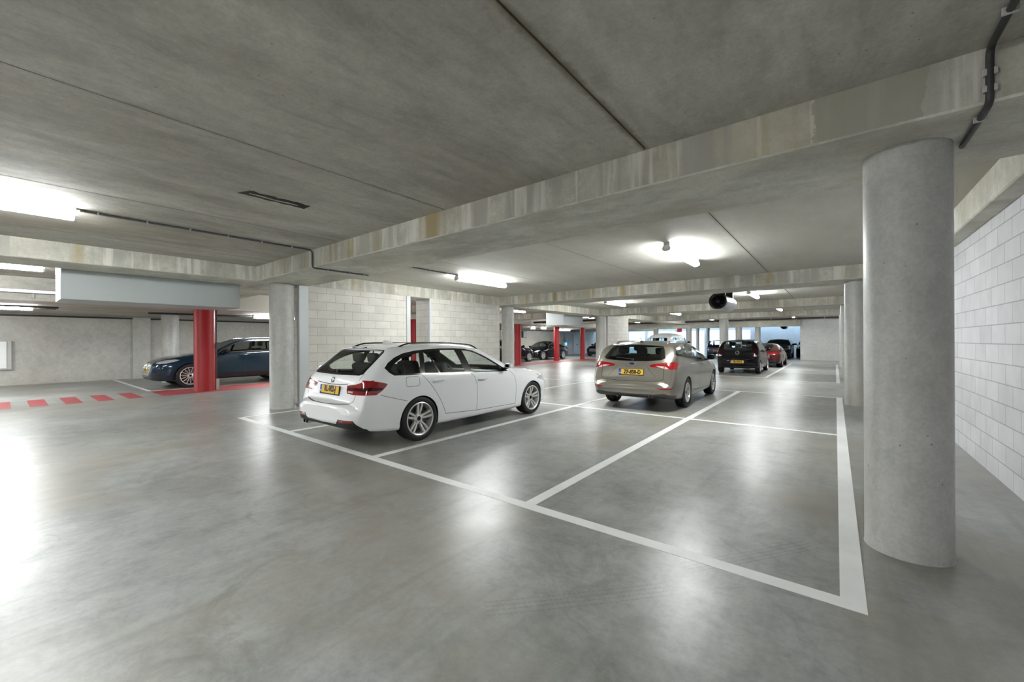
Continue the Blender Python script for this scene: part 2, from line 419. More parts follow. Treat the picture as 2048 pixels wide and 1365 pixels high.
# walls
bm = bmesh.new(); box(bm, XR, XR + .25, Y0, Y1, 0, ZC + .1); struct('wall_right', bm, M_BRICKR, 'white block wall behind the nearest column', 'wall')
bm = bmesh.new(); box(bm, XL - .25, XL, Y0, Y1, 0, 2.6); struct('wall_left', bm, M_WALLC, 'bare concrete wall behind the dark blue car', 'wall')
bm = bmesh.new(); box(bm, XL - .25, 3.6, Y0 - .25, Y0, 0, ZC + .2); struct('wall_near', bm, M_WALLC)
bm = bmesh.new(); box(bm, -1.95, XR, 35.4, 35.65, 0, ZC + .1); box(bm, -1.95, XR, 35.36, 35.4, 0, .14); struct('wall_far', bm, M_WALLW, 'plain white wall that closes the right end of the bays', 'wall')
bm = bmesh.new(); box(bm, -6.3, XR + .25, Y1, Y1 + .25, 0, 3.6); struct('wall_daylit', bm, M_WALLW, 'wall in bluish daylight behind the farthest cars', 'wall')
bm = bmesh.new(); box(bm, -34, -19., Y1, Y1 + .25, 0, 3.6); struct('wall_sunlit', bm, M_WALLW, 'far white wall beyond the black cars on the left side', 'wall')
for i, x in enumerate((-16.9, -10.6, -9.0, -7.4, -6.4)):
    bm = bmesh.new(); box(bm, x - .14, x + .14, Y1 - .1, Y1 + .25, 0, 3.6)
    struct('pier', bm, M_WALLW, ['first', 'second', 'third', 'fourth', 'fifth'][i] + ' slim pier from the white van along the open daylit side', 'pillar')
bm = bmesh.new(); box(bm, -19., -6.3, Y1, Y1 + .25, 2.45, 3.6); struct('lintel_far', bm, M_WALLW)
# brick shafts below the left beam
def shaft(name, x0, x1, y0, y1, lab):
    bm = bmesh.new(); v, fs = box(bm, x0, x1, y0, y1, 0, ZS)
    for f in fs:
        f.normal_update()
        if abs(f.normal.y) > .5: f.material_index = 1
    o = struct(name, bm, [M_BRICKL, M_BRICKX], lab, 'wall'); return o
shaft('wall_shaft', -10.1, -9.46, 4.38, 7.24, 'cream block wall behind the white estate car, nearer of two')
shaft('wall_shaft', -10.1, -9.46, 7.98, 11.2, 'cream block wall behind the bonnet of the white estate car')
shaft('wall_shaft', -10.1, -9.40, 19.98, 22.7, 'white block wall beyond the champagne estate car, left of it')
def post(x0, x1, y0, y1, lab):
    bm = bmesh.new(); bbox(bm, x0, x1, y0, y1, 0, ZS - .002, bev=.006); tag(struct('corner_post', bm, M_STEEL), lab, 'post')
post(-9.53, -9.42, 4.19, 4.40, 'pale steel corner guard on the block wall beside the round column left of the white car')
post(-9.50, -9.43, 7.13, 7.26, 'pale steel edge guard on the far end of the nearer block wall')
post(-9.50, -9.43, 7.955, 8.01, 'slim pale edge guard at the near edge of the farther block wall')
# beams
def beam(dims, lab, mats=None):
    bm = bmesh.new(); v, fs = box(bm, *dims)
    bmesh.ops.bevel(bm, geom=list({e for f in fs for e in f.edges if abs(e.verts[0].co.z - dims[4]) < 1e-5 and abs(e.verts[1].co.z - dims[4]) < 1e-5}), offset=.012, segments=1, affect='EDGES')
    for f in bm.faces:
        f.normal_update()
        if f.normal.z < -.5: f.material_index = 1
    return struct('beam', bm, mats or [M_BEAMX, M_SOFFIT], lab, 'beam')
yb = [3.90, 11.80, 19.65, 27.55]
for i, y in enumerate(yb):
    beam((-9.502, 1.145, y - .55, y + .55, ZS, ZC + .02), ['streaked concrete cross beam nearest the camera, running to the big column',
        'second cross beam, above the champagne estate car', 'third cross beam, just beyond the ceiling fan', 'fourth cross beam, in front of the dark pipe'][i])
beam((-15.06, -1.95, 35.3, 35.8, 2.42, ZC + .02), 'deep cross beam over the row of far columns', [M_SOFFIT, M_SOFFIT])
beam((-9.502 - .9, -9.502, Y0, 44., ZS - .001, ZC + .02), 'long concrete beam along the lane, above the block walls')
beam((1.14, XR + .02, Y0, 44., ZS - .001, ZC + .02), 'concrete edge beam on top of the white block wall', [M_SOFFIT, M_SOFFIT])
for y in yb[:4]:
    beam((-15.06, -10.402, y - .5, y + .5, ZS, ZC + .02), 'cross beam %s behind the block walls' % {3.90: 'above the dark blue car,', 11.80: 'second of the row,', 19.65: 'third of the row,', 27.55: 'last of the row,'}[y])
# columns
def column(x, y, r, z1, mat, lab, cat='column', name='column', n=48):
    bm = bmesh.new(); R = lathe(bm, [(r + .004, 0), (r, .006), (r, z1)], n)
    bm.faces.new([q[-1] for q in R]); bm.faces.new([q[0] for q in R])
    for v in bm.verts: v.co += Vector((x, y, 0))
    return struct(name, bm, mat, lab, cat, smooth=40)
column(.386, 3.907, .226, ZS, M_COLUMN, 'thick round concrete column at the end of the empty bay, nearest the camera')
column(-9.61, 3.9, .245, ZS, M_COLUMN, 'round concrete column left of the white estate car')
column(.386, 11.80, .226, ZS, M_COLUMN, 'round concrete column half hidden behind the nearest column')
column(.36, 19.65, .21, ZS, M_COLUMN, 'third concrete column along the white block wall')
column(.36, 27.55, .2, ZS, M_COLUMN, 'fourth concrete column along the white block wall')
column(-9.6, 11.85, .235, ZS, M_COLUMN, 'round concrete column beyond the bonnet of the white car')
column(-9.58, 19.6, .235, ZS, M_COLUMN, 'round concrete column left of the champagne estate car')
column(-5.33, 27.55, .25, ZS, M_COLUMN, 'round white column behind the small black hatchback')
for x, y, r, l in ((-12.22, 35.55, .22, 'first'), (-9.5, 35.55, .22, 'second'), (-5.85, 35.55, .22, 'third'), (-4.57, 35.55, .18, 'fourth')):
    column(x, y, r, 2.42, M_COLUMN, l + ' column of the far row, counted from the white van')
for x, y, l in ((-10.5, 42.3, 'left'), (-9.56, 42.3, 'right')):
    column(x, y, .16, ZC, M_COLUMN, 'slim column before the bright opening, %s one of a pair' % l)
column(-19.35, 3.95, .26, 2.48, M_COLUMN, 'round pale column behind the bonnet of the dark blue car')
column(-14.95, 3.865, .262, 2.48, M_REDCOL, 'thick red painted column in front of the dark blue car')
column(-15.3, 12.05, .23, 2.48, M_REDCOL, 'red column seen through the gap between the block walls')
column(-15.15, 19.65, .20, 2.48, M_REDCOL, 'red column in front of the black car bonnet, beside the walkway')
column(-16.0, 25.4, .205, 2.48, M_REDCOL, 'red column that hides the rear door of the black saloon')
column(-15.6, 28.6, .19, 2.48, M_REDCOL, 'red column farthest away, beside the champagne estate car')
bm = bmesh.new(); box(bm, XL, XL + .12, 3.37, 3.92, 0, 2.48); struct('pilaster', bm, M_WALLC, 'shallow concrete pilaster on the wall left of the dark blue car', 'pilaster')

# ------------------------------------------------------------------ paint on the floor (parts of the floor)
def quad_strip(name, mat, pts, z=.002):
    bm = bmesh.new(); t = [bm.verts.new((x, y, z)) for x, y in pts]; b = [bm.verts.new((x, y, 0)) for x, y in pts]
    bm.faces.new(t)
    for i in range(len(pts)):
        j = (i + 1) % len(pts); bm.faces.new((t[i], b[i], b[j], t[j]))
    return bm2(name, bm, mat, floor)
def rect(x0, x1, y0, y1): return [(x0, y0), (x1, y0), (x1, y1), (x0, y1)]
LW = .10
quad_strip('bay_line', M_LINE, rect(-9.03, .13, 2.84, 2.95))                        # front line
quad_strip('bay_line', M_LINE, rect(.015, .13, 2.95, 13.02), .0022)                   # right edge
for x in (-6.95, -4.565, -2.14): quad_strip('bay_line', M_LINE, rect(x - .055, x + .055, 2.95, 13.02 if x > -6 else 13.0), .0022)
quad_strip('bay_line', M_LINE, rect(-9.03, -8.95, 2.95, 13.0), .0022)
quad_strip('bay_line', M_LINE, rect(-8.95, .015, 7.88, 7.97), .0024)
quad_strip('bay_line', M_LINE, rect(-8.95, .13, 12.96, 13.06), .0024)
quad_strip('bay_line', M_LINE, rect(-9.0, -2.1, 18.2, 18.3)); quad_strip('bay_line', M_LINE, rect(-2.15, -2.05, 18.3, 30.), .0022)
quad_strip('bay_line', M_LINE, rect(-9.0, .1, 23.6, 23.7)); quad_strip('bay_line', M_LINE, rect(.02, .12, 17.3, 30.), .0022)
quad_strip('bay_line', M_LINE, rect(-2.05, .1, 17.3, 17.38)); quad_strip('bay_line', M_LINE, rect(-2.05, .1, 21.6, 21.7))
quad_strip('bay_line', M_LINE, rect(-22.3, -16.15, 2.76, 2.86)); quad_strip('bay_line', M_LINE, rect(-16.2, -16.1, 2.86, 30), .0022)
quad_strip('bay_line', M_LINE, rect(-22.3, -16.1, 8.6, 8.7)); quad_strip('bay_line', M_LINE, rect(-22.3, -16.1, 14.4, 14.5)); quad_strip('bay_line', M_LINE, rect(-22.3, -16.1, 20.2, 20.3))
quad_strip('walkway_band', M_RED, [(-16.02, 2.80), (-14.45, 2.80), (-14.45, 30), (-16.02, 30)])
for i in range(8):
    y = 2.1 - i * .557; quad_strip('walkway_dash', M_RED, [(-16.1, y), (-14.42, y), (-14.42, y + .29), (-16.1, y + .29)])

# ------------------------------------------------------------------ ceiling lights
def make_light(L=1.82):
    root = empty('ceiling_light')
    bm = bmesh.new(); bbox(bm, -.05, .05, -L / 2 + .01, L / 2 - .01, -.056, 0, bev=.006); bm2('housing', bm, M_HOUS, root)
    bm = bmesh.new()
    prof = [(-.046, -.050), (-.066, -.100), (-.052, -.128), (-.02, -.142), (.02, -.142), (.052, -.128), (.066, -.100), (.046, -.050)]
    prism(bm, prof, 'y', -L / 2 + .03, L / 2 - .03); bm2('diffuser', bm, M_LENS, root)
    for s in (-1, 1):
        bm = bmesh.new(); prism(bm, [(a * 1.06, b - (.002 if b < -.1 else 0)) for a, b in prof], 'y', s * (L / 2 - .03), s * L / 2); bm2('end_cap', bm, M_WHITE, root)
    return root
def copy_tree(o, parent=None):
    c = o.copy(); COL.objects.link(c)
    if parent is not None: c.parent = parent
    for ch in [q for q in bpy.data.objects if q.parent == o and q != c]: copy_tree(ch, c)
    return c
LIGHTS = [
    (-2.13, 7.6, ZC, 'lit strip light over the far end of the empty bay, before the second beam'),
    (-7.0, 7.62, ZC, 'lit strip light on the ceiling above the bonnet of the white estate car'),
    (-7.0, -.33, ZC, 'large lit strip light at the upper left, joined to the conduit'),
    (-12.5, -.33, ZC, 'lit strip light left of the hanging grey casing'),
    (-12.5, 7.62, ZC, 'strip light behind the block walls'),
    (-12.5, 15.9, ZC, 'lit strip light right beside the column beyond the white car'),
    (-7.0, 15.6, ZC, 'lit strip light above the left rear of the champagne estate car, beyond the second beam'),
    (-2.13, 15.6, ZC, 'lit strip light right beside the ceiling fan'),
    (-7.0, 23.5, ZC, 'lit strip light beyond the third beam, left of the fan'),
    (-2.13, 23.5, ZC, 'lit strip light beyond the third beam, above the dark pipe, right of the fan'),
    (-12.5, 23.5, ZC, 'small far strip light above the red columns'),
    (-2.13, -1.5, ZC, 'strip light overhead beside the camera'),
    (-7.0, 31.5, ZC, 'far strip light between the dark pipe and the fourth beam'),
    (-2.13, 31.5, ZC, 'far strip light before the plain white wall'),
    (-12.5, 31.5, ZC, 'far strip light above the roof of the white van'),
    (-12.5, 40., ZC, 'farthest strip light behind the white van'),
    (-16.8, -.33, 2.48, 'lit strip light under the low ceiling at the left edge, framed by a dark conduit'),
    (-16.8, 6.72, 2.48, 'lit strip light above the roof of the dark blue car'),
    (-17.3, 24.2, 2.48, 'lit lamp above the black saloon, left one of two'),
    (-16.8, 24.9, 2.48, 'lit lamp above the black saloon, right one of two'),
    (-18.5, 15.2, 2.48, 'strip light in the side bays hidden behind the block walls'),
    (-7.0, -8.2, ZC, 'strip light behind the camera on the left'),
    (-12.5, -8.2, ZC, 'strip light behind the camera at the far left'),
    (-19.6, -2.4, 2.48, 'added unseen strip light that brightens the wall left of the dark blue car'),  # lamp added out of view to brighten the left wall
    (-18.5, 30.6, 2.48, 'strip light at the far end of the side bays'),
]
proto = make_light(); short = None
for i, (x, y, z, lab) in enumerate(LIGHTS):
    if 'one of two' in lab:
        o = short = make_light(.55) if short is None else copy_tree(short)
    else: o = proto if i == 0 else copy_tree(proto)
    o.location = (x, y, z); tag(o, lab, 'light', 'strip lights on the ceiling', 'thing')

# ------------------------------------------------------------------ conduits, pipes, casings
def conduit(name, lab, pts, r=.013, clips=(), mat=None, cat='conduit', clipdim=.03):
    root = empty(name, pts[0]); P0 = Vector(pts[0])
    bm = bmesh.new(); tube(bm, [Vector(p) - P0 for p in pts], r, 8); bm2('tube', bm, mat or M_CONDUIT, root, smooth=60)
    for c in clips:
        bm = bmesh.new(); q = Vector(c) - P0; bbox(bm, q.x - clipdim, q.x + clipdim, q.y - .008, q.y + .008, q.z - clipdim * .7, q.z + clipdim * .6, bev=.003); bm2('clip', bm, M_CLIP, root)
    return tag(root, lab, cat, None, 'thing')
def bend(a, b, c, r=.06, n=5):
    a, b, c = map(Vector, (a, b, c)); u = (a - b).normalized(); w = (c - b).normalized()
    p0, p1 = b + u * r, b + w * r
    return [tuple((1 - t) ** 2 * p0 + 2 * t * (1 - t) * b + t * t * p1) for t in [k / n for k in range(n + 1)]]
zc, zs = ZC - .016, ZS - .016
k1 = [(-7.0, .60, zc)] + bend((-7, .55, zc), (-7, 3.333, zc), (-7, 3.333, zs)) + bend((-7, 3.333, zc), (-7, 3.333, zs), (-7, 4.44, zs)) + [(-7, 4.40, zs)]
conduit('ceiling_conduit', 'thin conduit from the upper left light that steps down over the nearest beam', k1, clips=[(-7, y, zc) for y in (.75, 1.2, 1.65, 2.1, 2.55, 3.0)] + [(-7, y, zs) for y in (3.6, 4.0, 4.3)])
conduit('ceiling_conduit', 'thin conduit on the ceiling that feeds the light above the white car', [(-7.0, 4.5, zc), (-7, 6.75, zc)], clips=[(-7, y, zc) for y in (4.9, 5.4, 5.9, 6.4)])
kx = .66
k2 = [(kx, .3, zc)] + bend((kx, .3, zc), (kx, 3.333, zc), (kx, 3.333, zs)) + bend((kx, 3.333, zc), (kx, 3.333, zs), (kx, 3.8, zs)) + [(kx, 3.95, zs)]
conduit('ceiling_conduit', 'dark conduit over the beam that ends at the top of the nearest column', k2, r=.017, clips=[(kx, 3.0, zc), (kx, 3.33, ZS + .16), (kx, 3.33, ZS + .07), (kx, 3.52, zs)], mat=M_PIPE, clipdim=.028)
conduit('ceiling_pipe', 'long dark pipe hung below the ceiling in front of the far wall', [(-15., 34.5, 2.93), (1.1, 34.5, 2.93)], r=.058, mat=M_PIPE, cat='pipe', clips=[])
pr = [o for o in bpy.data.objects if o.name.startswith('ceiling_pipe')][0]
for x in (-13.2, -11.4, -9.5, -7.3, -5.3, -3.6, -2.1, -.55, .8):
    bm = bmesh.new(); lathe(bm, [(.065, -.02), (.065, .02)], 20, 'x')
    box(bm, -.012, .012, -.012, .012, .07, .12)
    bm2('pipe_hanger', bm, M_CLIP, pr, loc=(x + 15., 0, 0))
# side beam along the low ceiling with its tray
root = tag(empty('ceiling_cable_tray', (-15.01, Y0, 2.69)), 'white metal cable tray along the step in the ceiling, left of the grey casing', 'cable tray', None, 'thing')
bm = bmesh.new(); bbox(bm, -.045, .07, 0, 12.3, -.035, .035, bev=.004); bm2('tray', bm, M_TRAY, root)
bm = bmesh.new(); box(bm, -.01, .02, 10., 10.02, -.12, -.03); cyl(bm, .03, -.15, -.12, 12, cx=.005, cy=10.01); bm2('hook', bm, M_CLIP, root)
def casing(y0, y1, lab, plate=True):
    root = tag(empty('ceiling_casing', (-10.9, y0, 2.22)), lab, 'casing', None, 'thing')
    bm = bmesh.new(); bbox(bm, -.55, .495, 0, y1 - y0, 0, ZC - 2.223, bev=.006); bm2('casing_body', bm, M_CASING, root)
    bm = bmesh.new(); box(bm, -.5, .46, -.004, .0, .02, .47); bm2('end_face', bm, M_WHITE if plate else M_CASING, root)  # white end of the nearer casing: lamp light on that face put into colour
casing(.66, 3.345, 'long pale grey casing hung below the beam above the red column')
casing(17.2, 19.13, 'pale grey casing hung below the beam, far one above the distant red columns', False)
conduit('ceiling_conduit', 'black conduit frame under the low ceiling around the left edge light', [(-16.5, -2., 2.42), (-16.5, 1.0, 2.42), (-17.15, 1.0, 2.42), (-17.15, -2, 2.42)], r=.025, mat=M_PIPE)
conduit('ceiling_conduit', 'dark pipe under the low ceiling above the dark blue car', [(-17.4, 3.0, 2.42), (-17.15, 6.0, 2.42), (-17.1, 7., 2.42)], r=.03, mat=M_PIPE)
conduit('ceiling_conduit', 'dark cable run along the left wall just under the low ceiling', [(XL + .06, -4, 2.44), (XL + .06, 40, 2.44)], r=.03, mat=M_PIPE)
conduit('ceiling_conduit', 'dark cable run under the low ceiling above the black saloon', [(-21.5, 33., 2.43), (-15.2, 33., 2.43)], r=.035, mat=M_PIPE)
conduit('ceiling_conduit', 'thin pipe crossing below the ceiling behind the first red columns', [(-14.9, 22., 2.6), (-10.5, 22., 2.9)], r=.03, mat=M_TRAY)
conduit('ceiling_conduit', 'short black duct behind the far grey casing', [(-14.9, 21., 2.62), (-10.6, 21., 2.62)], r=.06, mat=M_PIPE)
# broken long recess in the ceiling
root = tag(empty('ceiling_slot', (-4.85, .95, ZC - .002)), 'long dark broken recess in the near ceiling slab', 'ceiling damage', None, 'thing')
bm = bmesh.new(); rr = random.Random(3)
pts = [(-.075 + rr.uniform(-.015, .015), y) for y in np.linspace(.62, 1.3, 14)] + [(.07 + rr.uniform(-.02, .02), y) for y in np.linspace(1.3, .68, 14)]
prism(bm, pts, 'z', -.006, .002)
bm2('rough_lining', bm, M_DARKHOLE, root)
bm = bmesh.new(); tube(bm, [(.0, .70, -.004), (.02, .82, -.012), (-.01, .95, -.006), (.02, 1.1, -.012), (.0, 1.2, -.004)], .006, 6); bm2('reinforcing_bar', bm, M_CLIP, root)

# ------------------------------------------------------------------ jet fans
def fan(loc, r, L, lab):
    root = tag(empty('jet_fan', loc), lab, 'fan')
    bm = bmesh.new(); lathe(bm, [(r * .98, 0), (r, .02), (r, L * .25), (r * .97, L * .27), (r * .97, L * .7), (r, L * .72), (r, L), (r * .93, L), (r * .93, .0), (r * .98, 0)], 40, 'y'); bm2('casing_tube', bm, M_GALV, root, smooth=40)
    bm = bmesh.new(); lathe(bm, [(r * 1.06, -.02), (r * 1.06, .02), (r * .92, .03), (r * .90, -.02), (r * 1.06, -.02)], 40, 'y'); bm2('intake_ring', bm, M_BLACK, root, smooth=40)
    bm = bmesh.new(); lathe(bm, [(.001, .0), (.05, .02), (r * .3, .1), (r * .3, .35)], 24, 'y')
    for k in range(8):
        a = 2 * pi * k / 8; c, s = math.cos(a), math.sin(a)
        q = []
        for rr_, w, tw in ((r * .28, .05, .05), (r * .9, .07, .025)):
            for sg in (-1, 1): q.append(bm.verts.new((c * rr_ - s * w * sg, .2 + tw * sg, s * rr_ + c * w * sg)))
        bm.faces.new((q[0], q[1], q[3], q[2]))
    bm2('impeller', bm, M_BLACK, root, recalc=True)
    bm = bmesh.new(); R = lathe(bm, [(r * .92, .4), (.001, .4)], 40, 'y'); bm2('back_screen', bm, M_BLACK, root)
    for yy in (.2, L - .2):
        bm = bmesh.new(); box(bm, -r * .7, r * .7, yy - .03, yy + .03, r * .75, ZC - loc[2] - .002); bm2('bracket', bm, M_BLACK, root)
fan((-2.66, 12.95, 2.585), .225, 1.55, 'galvanised jet fan with black intake hanging from the ceiling')
fan((-3.1, 37.5, 2.48), .2, 1.2, 'small far jet fan in front of the bluish wall')

# ------------------------------------------------------------------ wall fittings
root = tag(empty('wall_cabinet', (XL, -1.2, .55)), 'white flat cabinet on the concrete wall at the left edge', 'cabinet')
bm = bmesh.new(); bbox(bm, 0, .10, 0, 1.47, 0, 1.0, bev=.01); bm2('cabinet_body', bm, M_CLIP, root)
bm = bmesh.new(); bbox(bm, .10, .125, .03, 1.36, .05, .97, bev=.008); bm2('cabinet_door', bm, M_WHITE, root)
root = tag(empty('charging_station', (XL + .04, 36.9, .62)), 'wall charging point with a blue round sign, right of the black saloon', 'charger')
bm = bmesh.new(); bbox(bm, 0, .18, -.25, .25, 0, .75, bev=.03); bm2('charger_body', bm, M_CLIP, root)
bm = bmesh.new(); cyl(bm, .34, .19, .22, 32, 'x', cy=.35, cz=.72); bm2('round_sign', bm, M_BLUE, root)
bm = bmesh.new(); cyl(bm, .17, .222, .24, 24, 'x', cy=.1, cz=.5); bm2('status_light', bm, M_GREENL, root)
bm = bmesh.new(); tube(bm, [(.12, -.1, .75), (.12, -.1, 1.75)], .03); bm2('feed_pipe', bm, M_CONDUIT, root)
bm = bmesh.new(); bbox(bm, XL + .002, XL + .06, 38.9, 39.9, 0, 2.1, bev=.005); o = struct('door_1', bm, M_CASING, 'grey-green steel door in the wall behind the farthest red column', 'door')
bm = bmesh.new(); bbox(bm, XL + .06, XL + .12, 39.6, 39.75, .98, 1.1, bev=.01); o2 = bm2('door_handle', bm, M_BLACK, o)
root = tag(empty('wall_box', (XL, 29.6, 1.75)), 'small grey box high on the wall above the black saloon', 'electrical box', None, 'thing')
bm = bmesh.new(); bbox(bm, 0, .2, 0, .55, 0, .62, bev=.02); bm2('box_body', bm, M_CONDUIT, root)
bm = bmesh.new(); bbox(bm, .2, .22, .05, .5, .05, .57, bev=.01); bm2('box_lid', bm, M_CASING, root)
root = tag(empty('hanging_sign', (-9.95, 34.2, 2.1)), 'small red and white sign hanging above the roof of the white van', 'sign')
bm = bmesh.new(); bbox(bm, -.08, .28, -.03, .03, 0, .30, bev=.01); bm2('sign_panel', bm, M_SIGNR, root)
bm = bmesh.new(); bbox(bm, -.22, -.08, -.03, .03, 0, .30, bev=.01); bm2('side_panel', bm, M_WHITE, root)
bm = bmesh.new(); box(bm, .08, .1, -.01, .01, .3, ZC - 2.1 - .01); bm2('sign_rod', bm, M_CLIP, root)

root = tag(empty('column_conduit', (-14.926, 4.158, 0)), 'thin grey conduit with a switch box on the right side of the thick red column', 'conduit')
bm = bmesh.new(); tube(bm, [(0, 0, .0), (0, 0, 2.47)], .02, 8); bm2('tube', bm, M_CONDUIT, root, smooth=True)
bm = bmesh.new(); bbox(bm, -.03, .05, -.02, .07, 1.28, 1.46, bev=.01); bm2('switch_box', bm, M_CONDUIT, root)
bm = bmesh.new(); bbox(bm, -.03, .05, -.025, .06, 0, .34, bev=.01); bm2('kick_guard', bm, M_CLIP, root)

# ------------------------------------------------------------------ car bodies
def pchip(pts):
    pts = sorted(pts); x = np.array([p[0] for p in pts], float); y = np.array([p[1] for p in pts], float)
    h = np.diff(x); dl = np.diff(y) / h; n = len(x); m = np.zeros(n)
    if n == 2: m[:] = dl[0]
    else:
        for i in range(1, n - 1):
            if dl[i - 1] * dl[i] > 0:
                w1 = 2 * h[i] + h[i - 1]; w2 = h[i] + 2 * h[i - 1]; m[i] = (w1 + w2) / (w1 / dl[i - 1] + w2 / dl[i])
        m[0] = dl[0]; m[-1] = dl[-1]
    def f(q):
        q = np.clip(q, x[0], x[-1]); k = np.clip(np.searchsorted(x, q) - 1, 0, n - 2); t = (q - x[k]) / h[k]
        return ((1 + 2 * t) * (1 - t) ** 2 * y[k] + t * (1 - t) ** 2 * h[k] * m[k] + t * t * (3 - 2 * t) * y[k + 1] + t * t * (t - 1) * h[k] * m[k + 1])
    return f
def sstep(t): t = min(1, max(0, t)); return t * t * (3 - 2 * t)
def inpoly(p, poly):
    x, y = p; r = False; j = len(poly) - 1
    for i in range(len(poly)):
        a, b = poly[i], poly[j]
        if (a[1] > y) != (b[1] > y) and x < (b[0] - a[0]) * (y - a[1]) / (b[1] - a[1]) + a[0]: r = not r
        j = i
    return r
def strip(pts, w):
    """thin closed polygon around a polyline"""
    P = [Vector((a, b)) for a, b in pts]; L, R = [], []
    for i, p in enumerate(P):
        dd = (P[min(i + 1, len(P) - 1)] - P[max(i - 1, 0)]).normalized(); nn = Vector((-dd.y, dd.x)) * w / 2
        L.append(tuple(p + nn)); R.append(tuple(p - nn))
    return L + R[::-1]
def rrect(cx, cy, w, h, r, n=3):
    out = []
    for sx, sy, a0 in ((1, 1, 0), (-1, 1, 90), (-1, -1, 180), (1, -1, 270)):
        for k in range(n + 1):
            a = math.radians(a0 + 90 * k / n); out.append((cx + sx * (w / 2 - r) + r * math.cos(a), cy + sy * (h / 2 - r) + r * math.sin(a)))
    return out
def oval(cx, cy, a, b, n=24, a0=0, a1=360):
    return [(cx + a * math.cos(math.radians(a0 + (a1 - a0) * k / n)), cy + b * math.sin(math.radians(a0 + (a1 - a0) * k / n))) for k in range(n)]
def flip(poly): return [(-a, b) for a, b in poly]

AX = {'side': (0, 2), 'rear': (1, 2), 'front': (1, 2), 'top': (0, 1)}
class Body:
    def __init__(s, sp, res=1.):
        s.sp = sp; L = sp['L']; s.L = L
        zt, zb, W, be = pchip(sp['top']), pchip(sp['bot']), pchip(sp['plan']), pchip(sp['belt'])
        tum = sp.get('tum', .55); crown = sp.get('crown', .06); hoodw = sp.get('hoodw', .74)
        nb = lambda k: max(8, int(k * res))
        er, ef = sp.get('rear_end', .75), sp.get('front_end', .75)
        xs = np.concatenate([np.linspace(0, 1, nb(34)) ** 1.5 * .3, np.linspace(.3, er, nb(16))[1:], np.linspace(er, L - ef, nb(44))[1:], np.linspace(L - ef, L - .22, nb(16))[1:], L - .22 * (1 - np.linspace(0, 1, nb(22))[1:]) ** 1.5])
        secs = []
        for x in xs:
            t, b, w, bl = float(zt(x)), float(zb(x)), float(W(x)), float(be(x)); h = t - b
            c = sstep((t - bl - .02) / .24)
            zr = t - (crown * c + .022 * (1 - c)); zbl = bl * c + (1 - c) * min(bl, t - .07); zbl = max(min(zbl, b + .86 * h), b + .55 * h)
            zr = max(zr, zbl + .03 * h + .004)
            yr = (1 - c) * hoodw * w + c * (w * .972 - tum * (zr - zbl) - .02)
            yb = (1 - c) * .93 * w + c * .972 * w
            zw = min(sp.get('shoulder', .74) + .0, b + .62 * h, zbl - .05 * h); zl = min(.44, b + .30 * h); zs = b + min(.09, .13 * h)
            ys = w * .955; yl = w * sp.get('lowy', .992)
            P = [(0, b), (ys - min(.14, .3 * w), b), (ys - .012, b + .3 * (zs - b)), (ys + .3 * (yl - ys), zs + .02), (yl, zl), (w, zw), (yb, zbl), (yr, zr), (yr * .62, zr + (t - zr) * .66), (0, t)]
            secs.append((x, P))
        segs = [2, 2, 2, 4, 5, 5, 7, 4, 5] if res > .7 else [2, 1, 1, 3, 3, 3, 4, 3, 3]
        rings = []
        for x, P in secs:
            R = []
            for i in range(len(P) - 1):
                p0 = Vector(P[i - 1]) if i else Vector((-P[1][0], P[1][1])); p1 = Vector(P[i]); p2 = Vector(P[i + 1]); p3 = Vector(P[i + 2]) if i + 2 < len(P) else Vector((-P[-2][0], P[-2][1]))
                n = segs[i]; d1, d0, d2 = (p2 - p1).length, (p1 - p0).length, (p3 - p2).length
                # tangents limited by the neighbouring chord so that corners stay tight
                m1 = ((p2 - p0).normalized() if (p2 - p0).length > 1e-6 else Vector((0, 0))) * min(d1, d0 * 1.6); m2 = ((p3 - p1).normalized() if (p3 - p1).length > 1e-6 else Vector((0, 0))) * min(d1, d2 * 1.6)
                for k in range(n):
                    q = k / n; R.append((2 * q ** 3 - 3 * q * q + 1) * p1 + (q ** 3 - 2 * q * q + q) * m1 + (-2 * q ** 3 + 3 * q * q) * p2 + (q ** 3 - q * q) * m2)
            R.append(Vector(P[-1])); rings.append((x, R))
        bm = bmesh.new(); VR = []
        for x, R in rings:
            ring = [bm.verts.new((x, p.x, p.y)) for p in R]
            ring += [bm.verts.new((x, -p.x, p.y)) for p in R[-2:0:-1]]
            VR.append(ring)
        m = len(VR[0])
        for a, b in zip(VR, VR[1:]):
            for i in range(m):
                j = (i + 1) % m; bm.faces.new((a[i], a[j], b[j], b[i]))
        bm.faces.new(VR[0]); bm.faces.new(VR[-1])
        bmesh.ops.recalc_face_normals(bm, faces=bm.faces)
        bm.normal_update()
        s.bm = bm; s.ly = bm.faces.layers.int.new('reg')
        me = bpy.data.meshes.new('tmp'); bm.to_mesh(me)
        s.base_v = [v.co.copy() for v in me.vertices]; s.base_n = [v.normal.copy() for v in me.vertices]
        s.base_f = [tuple(p.vertices) for p in me.polygons]
        s.bvh = BVHTree.FromPolygons(s.base_v, s.base_f); bpy.data.meshes.remove(me)
        s.regs = {}
    def normal_at(s, co):
        loc, nn, idx, dd = s.bvh.find_nearest(co)
        vs = s.base_f[idx]
        if len(vs) > 6: return nn
        w = [1 / (1e-6 + (s.base_v[i] - loc).length ** 2) for i in vs]; r = Vector((0, 0, 0))
        for i, q in zip(vs, w): r += s.base_n[i] * q
        return r.normalized()
    def filt(s, proj, f):
        n = f.normal; c = f.calc_center_median()
        if proj == 'side': return abs(n.y) > .16 and abs(c.y) > .2
        if proj == 'rear': return n.x < -.10 and c.x < s.L * .4
        if proj == 'front': return n.x > .16 and c.x > s.L * .6
        if proj == 'top': return n.z > .25
        if proj == 'arch': return abs(c.y) > .42
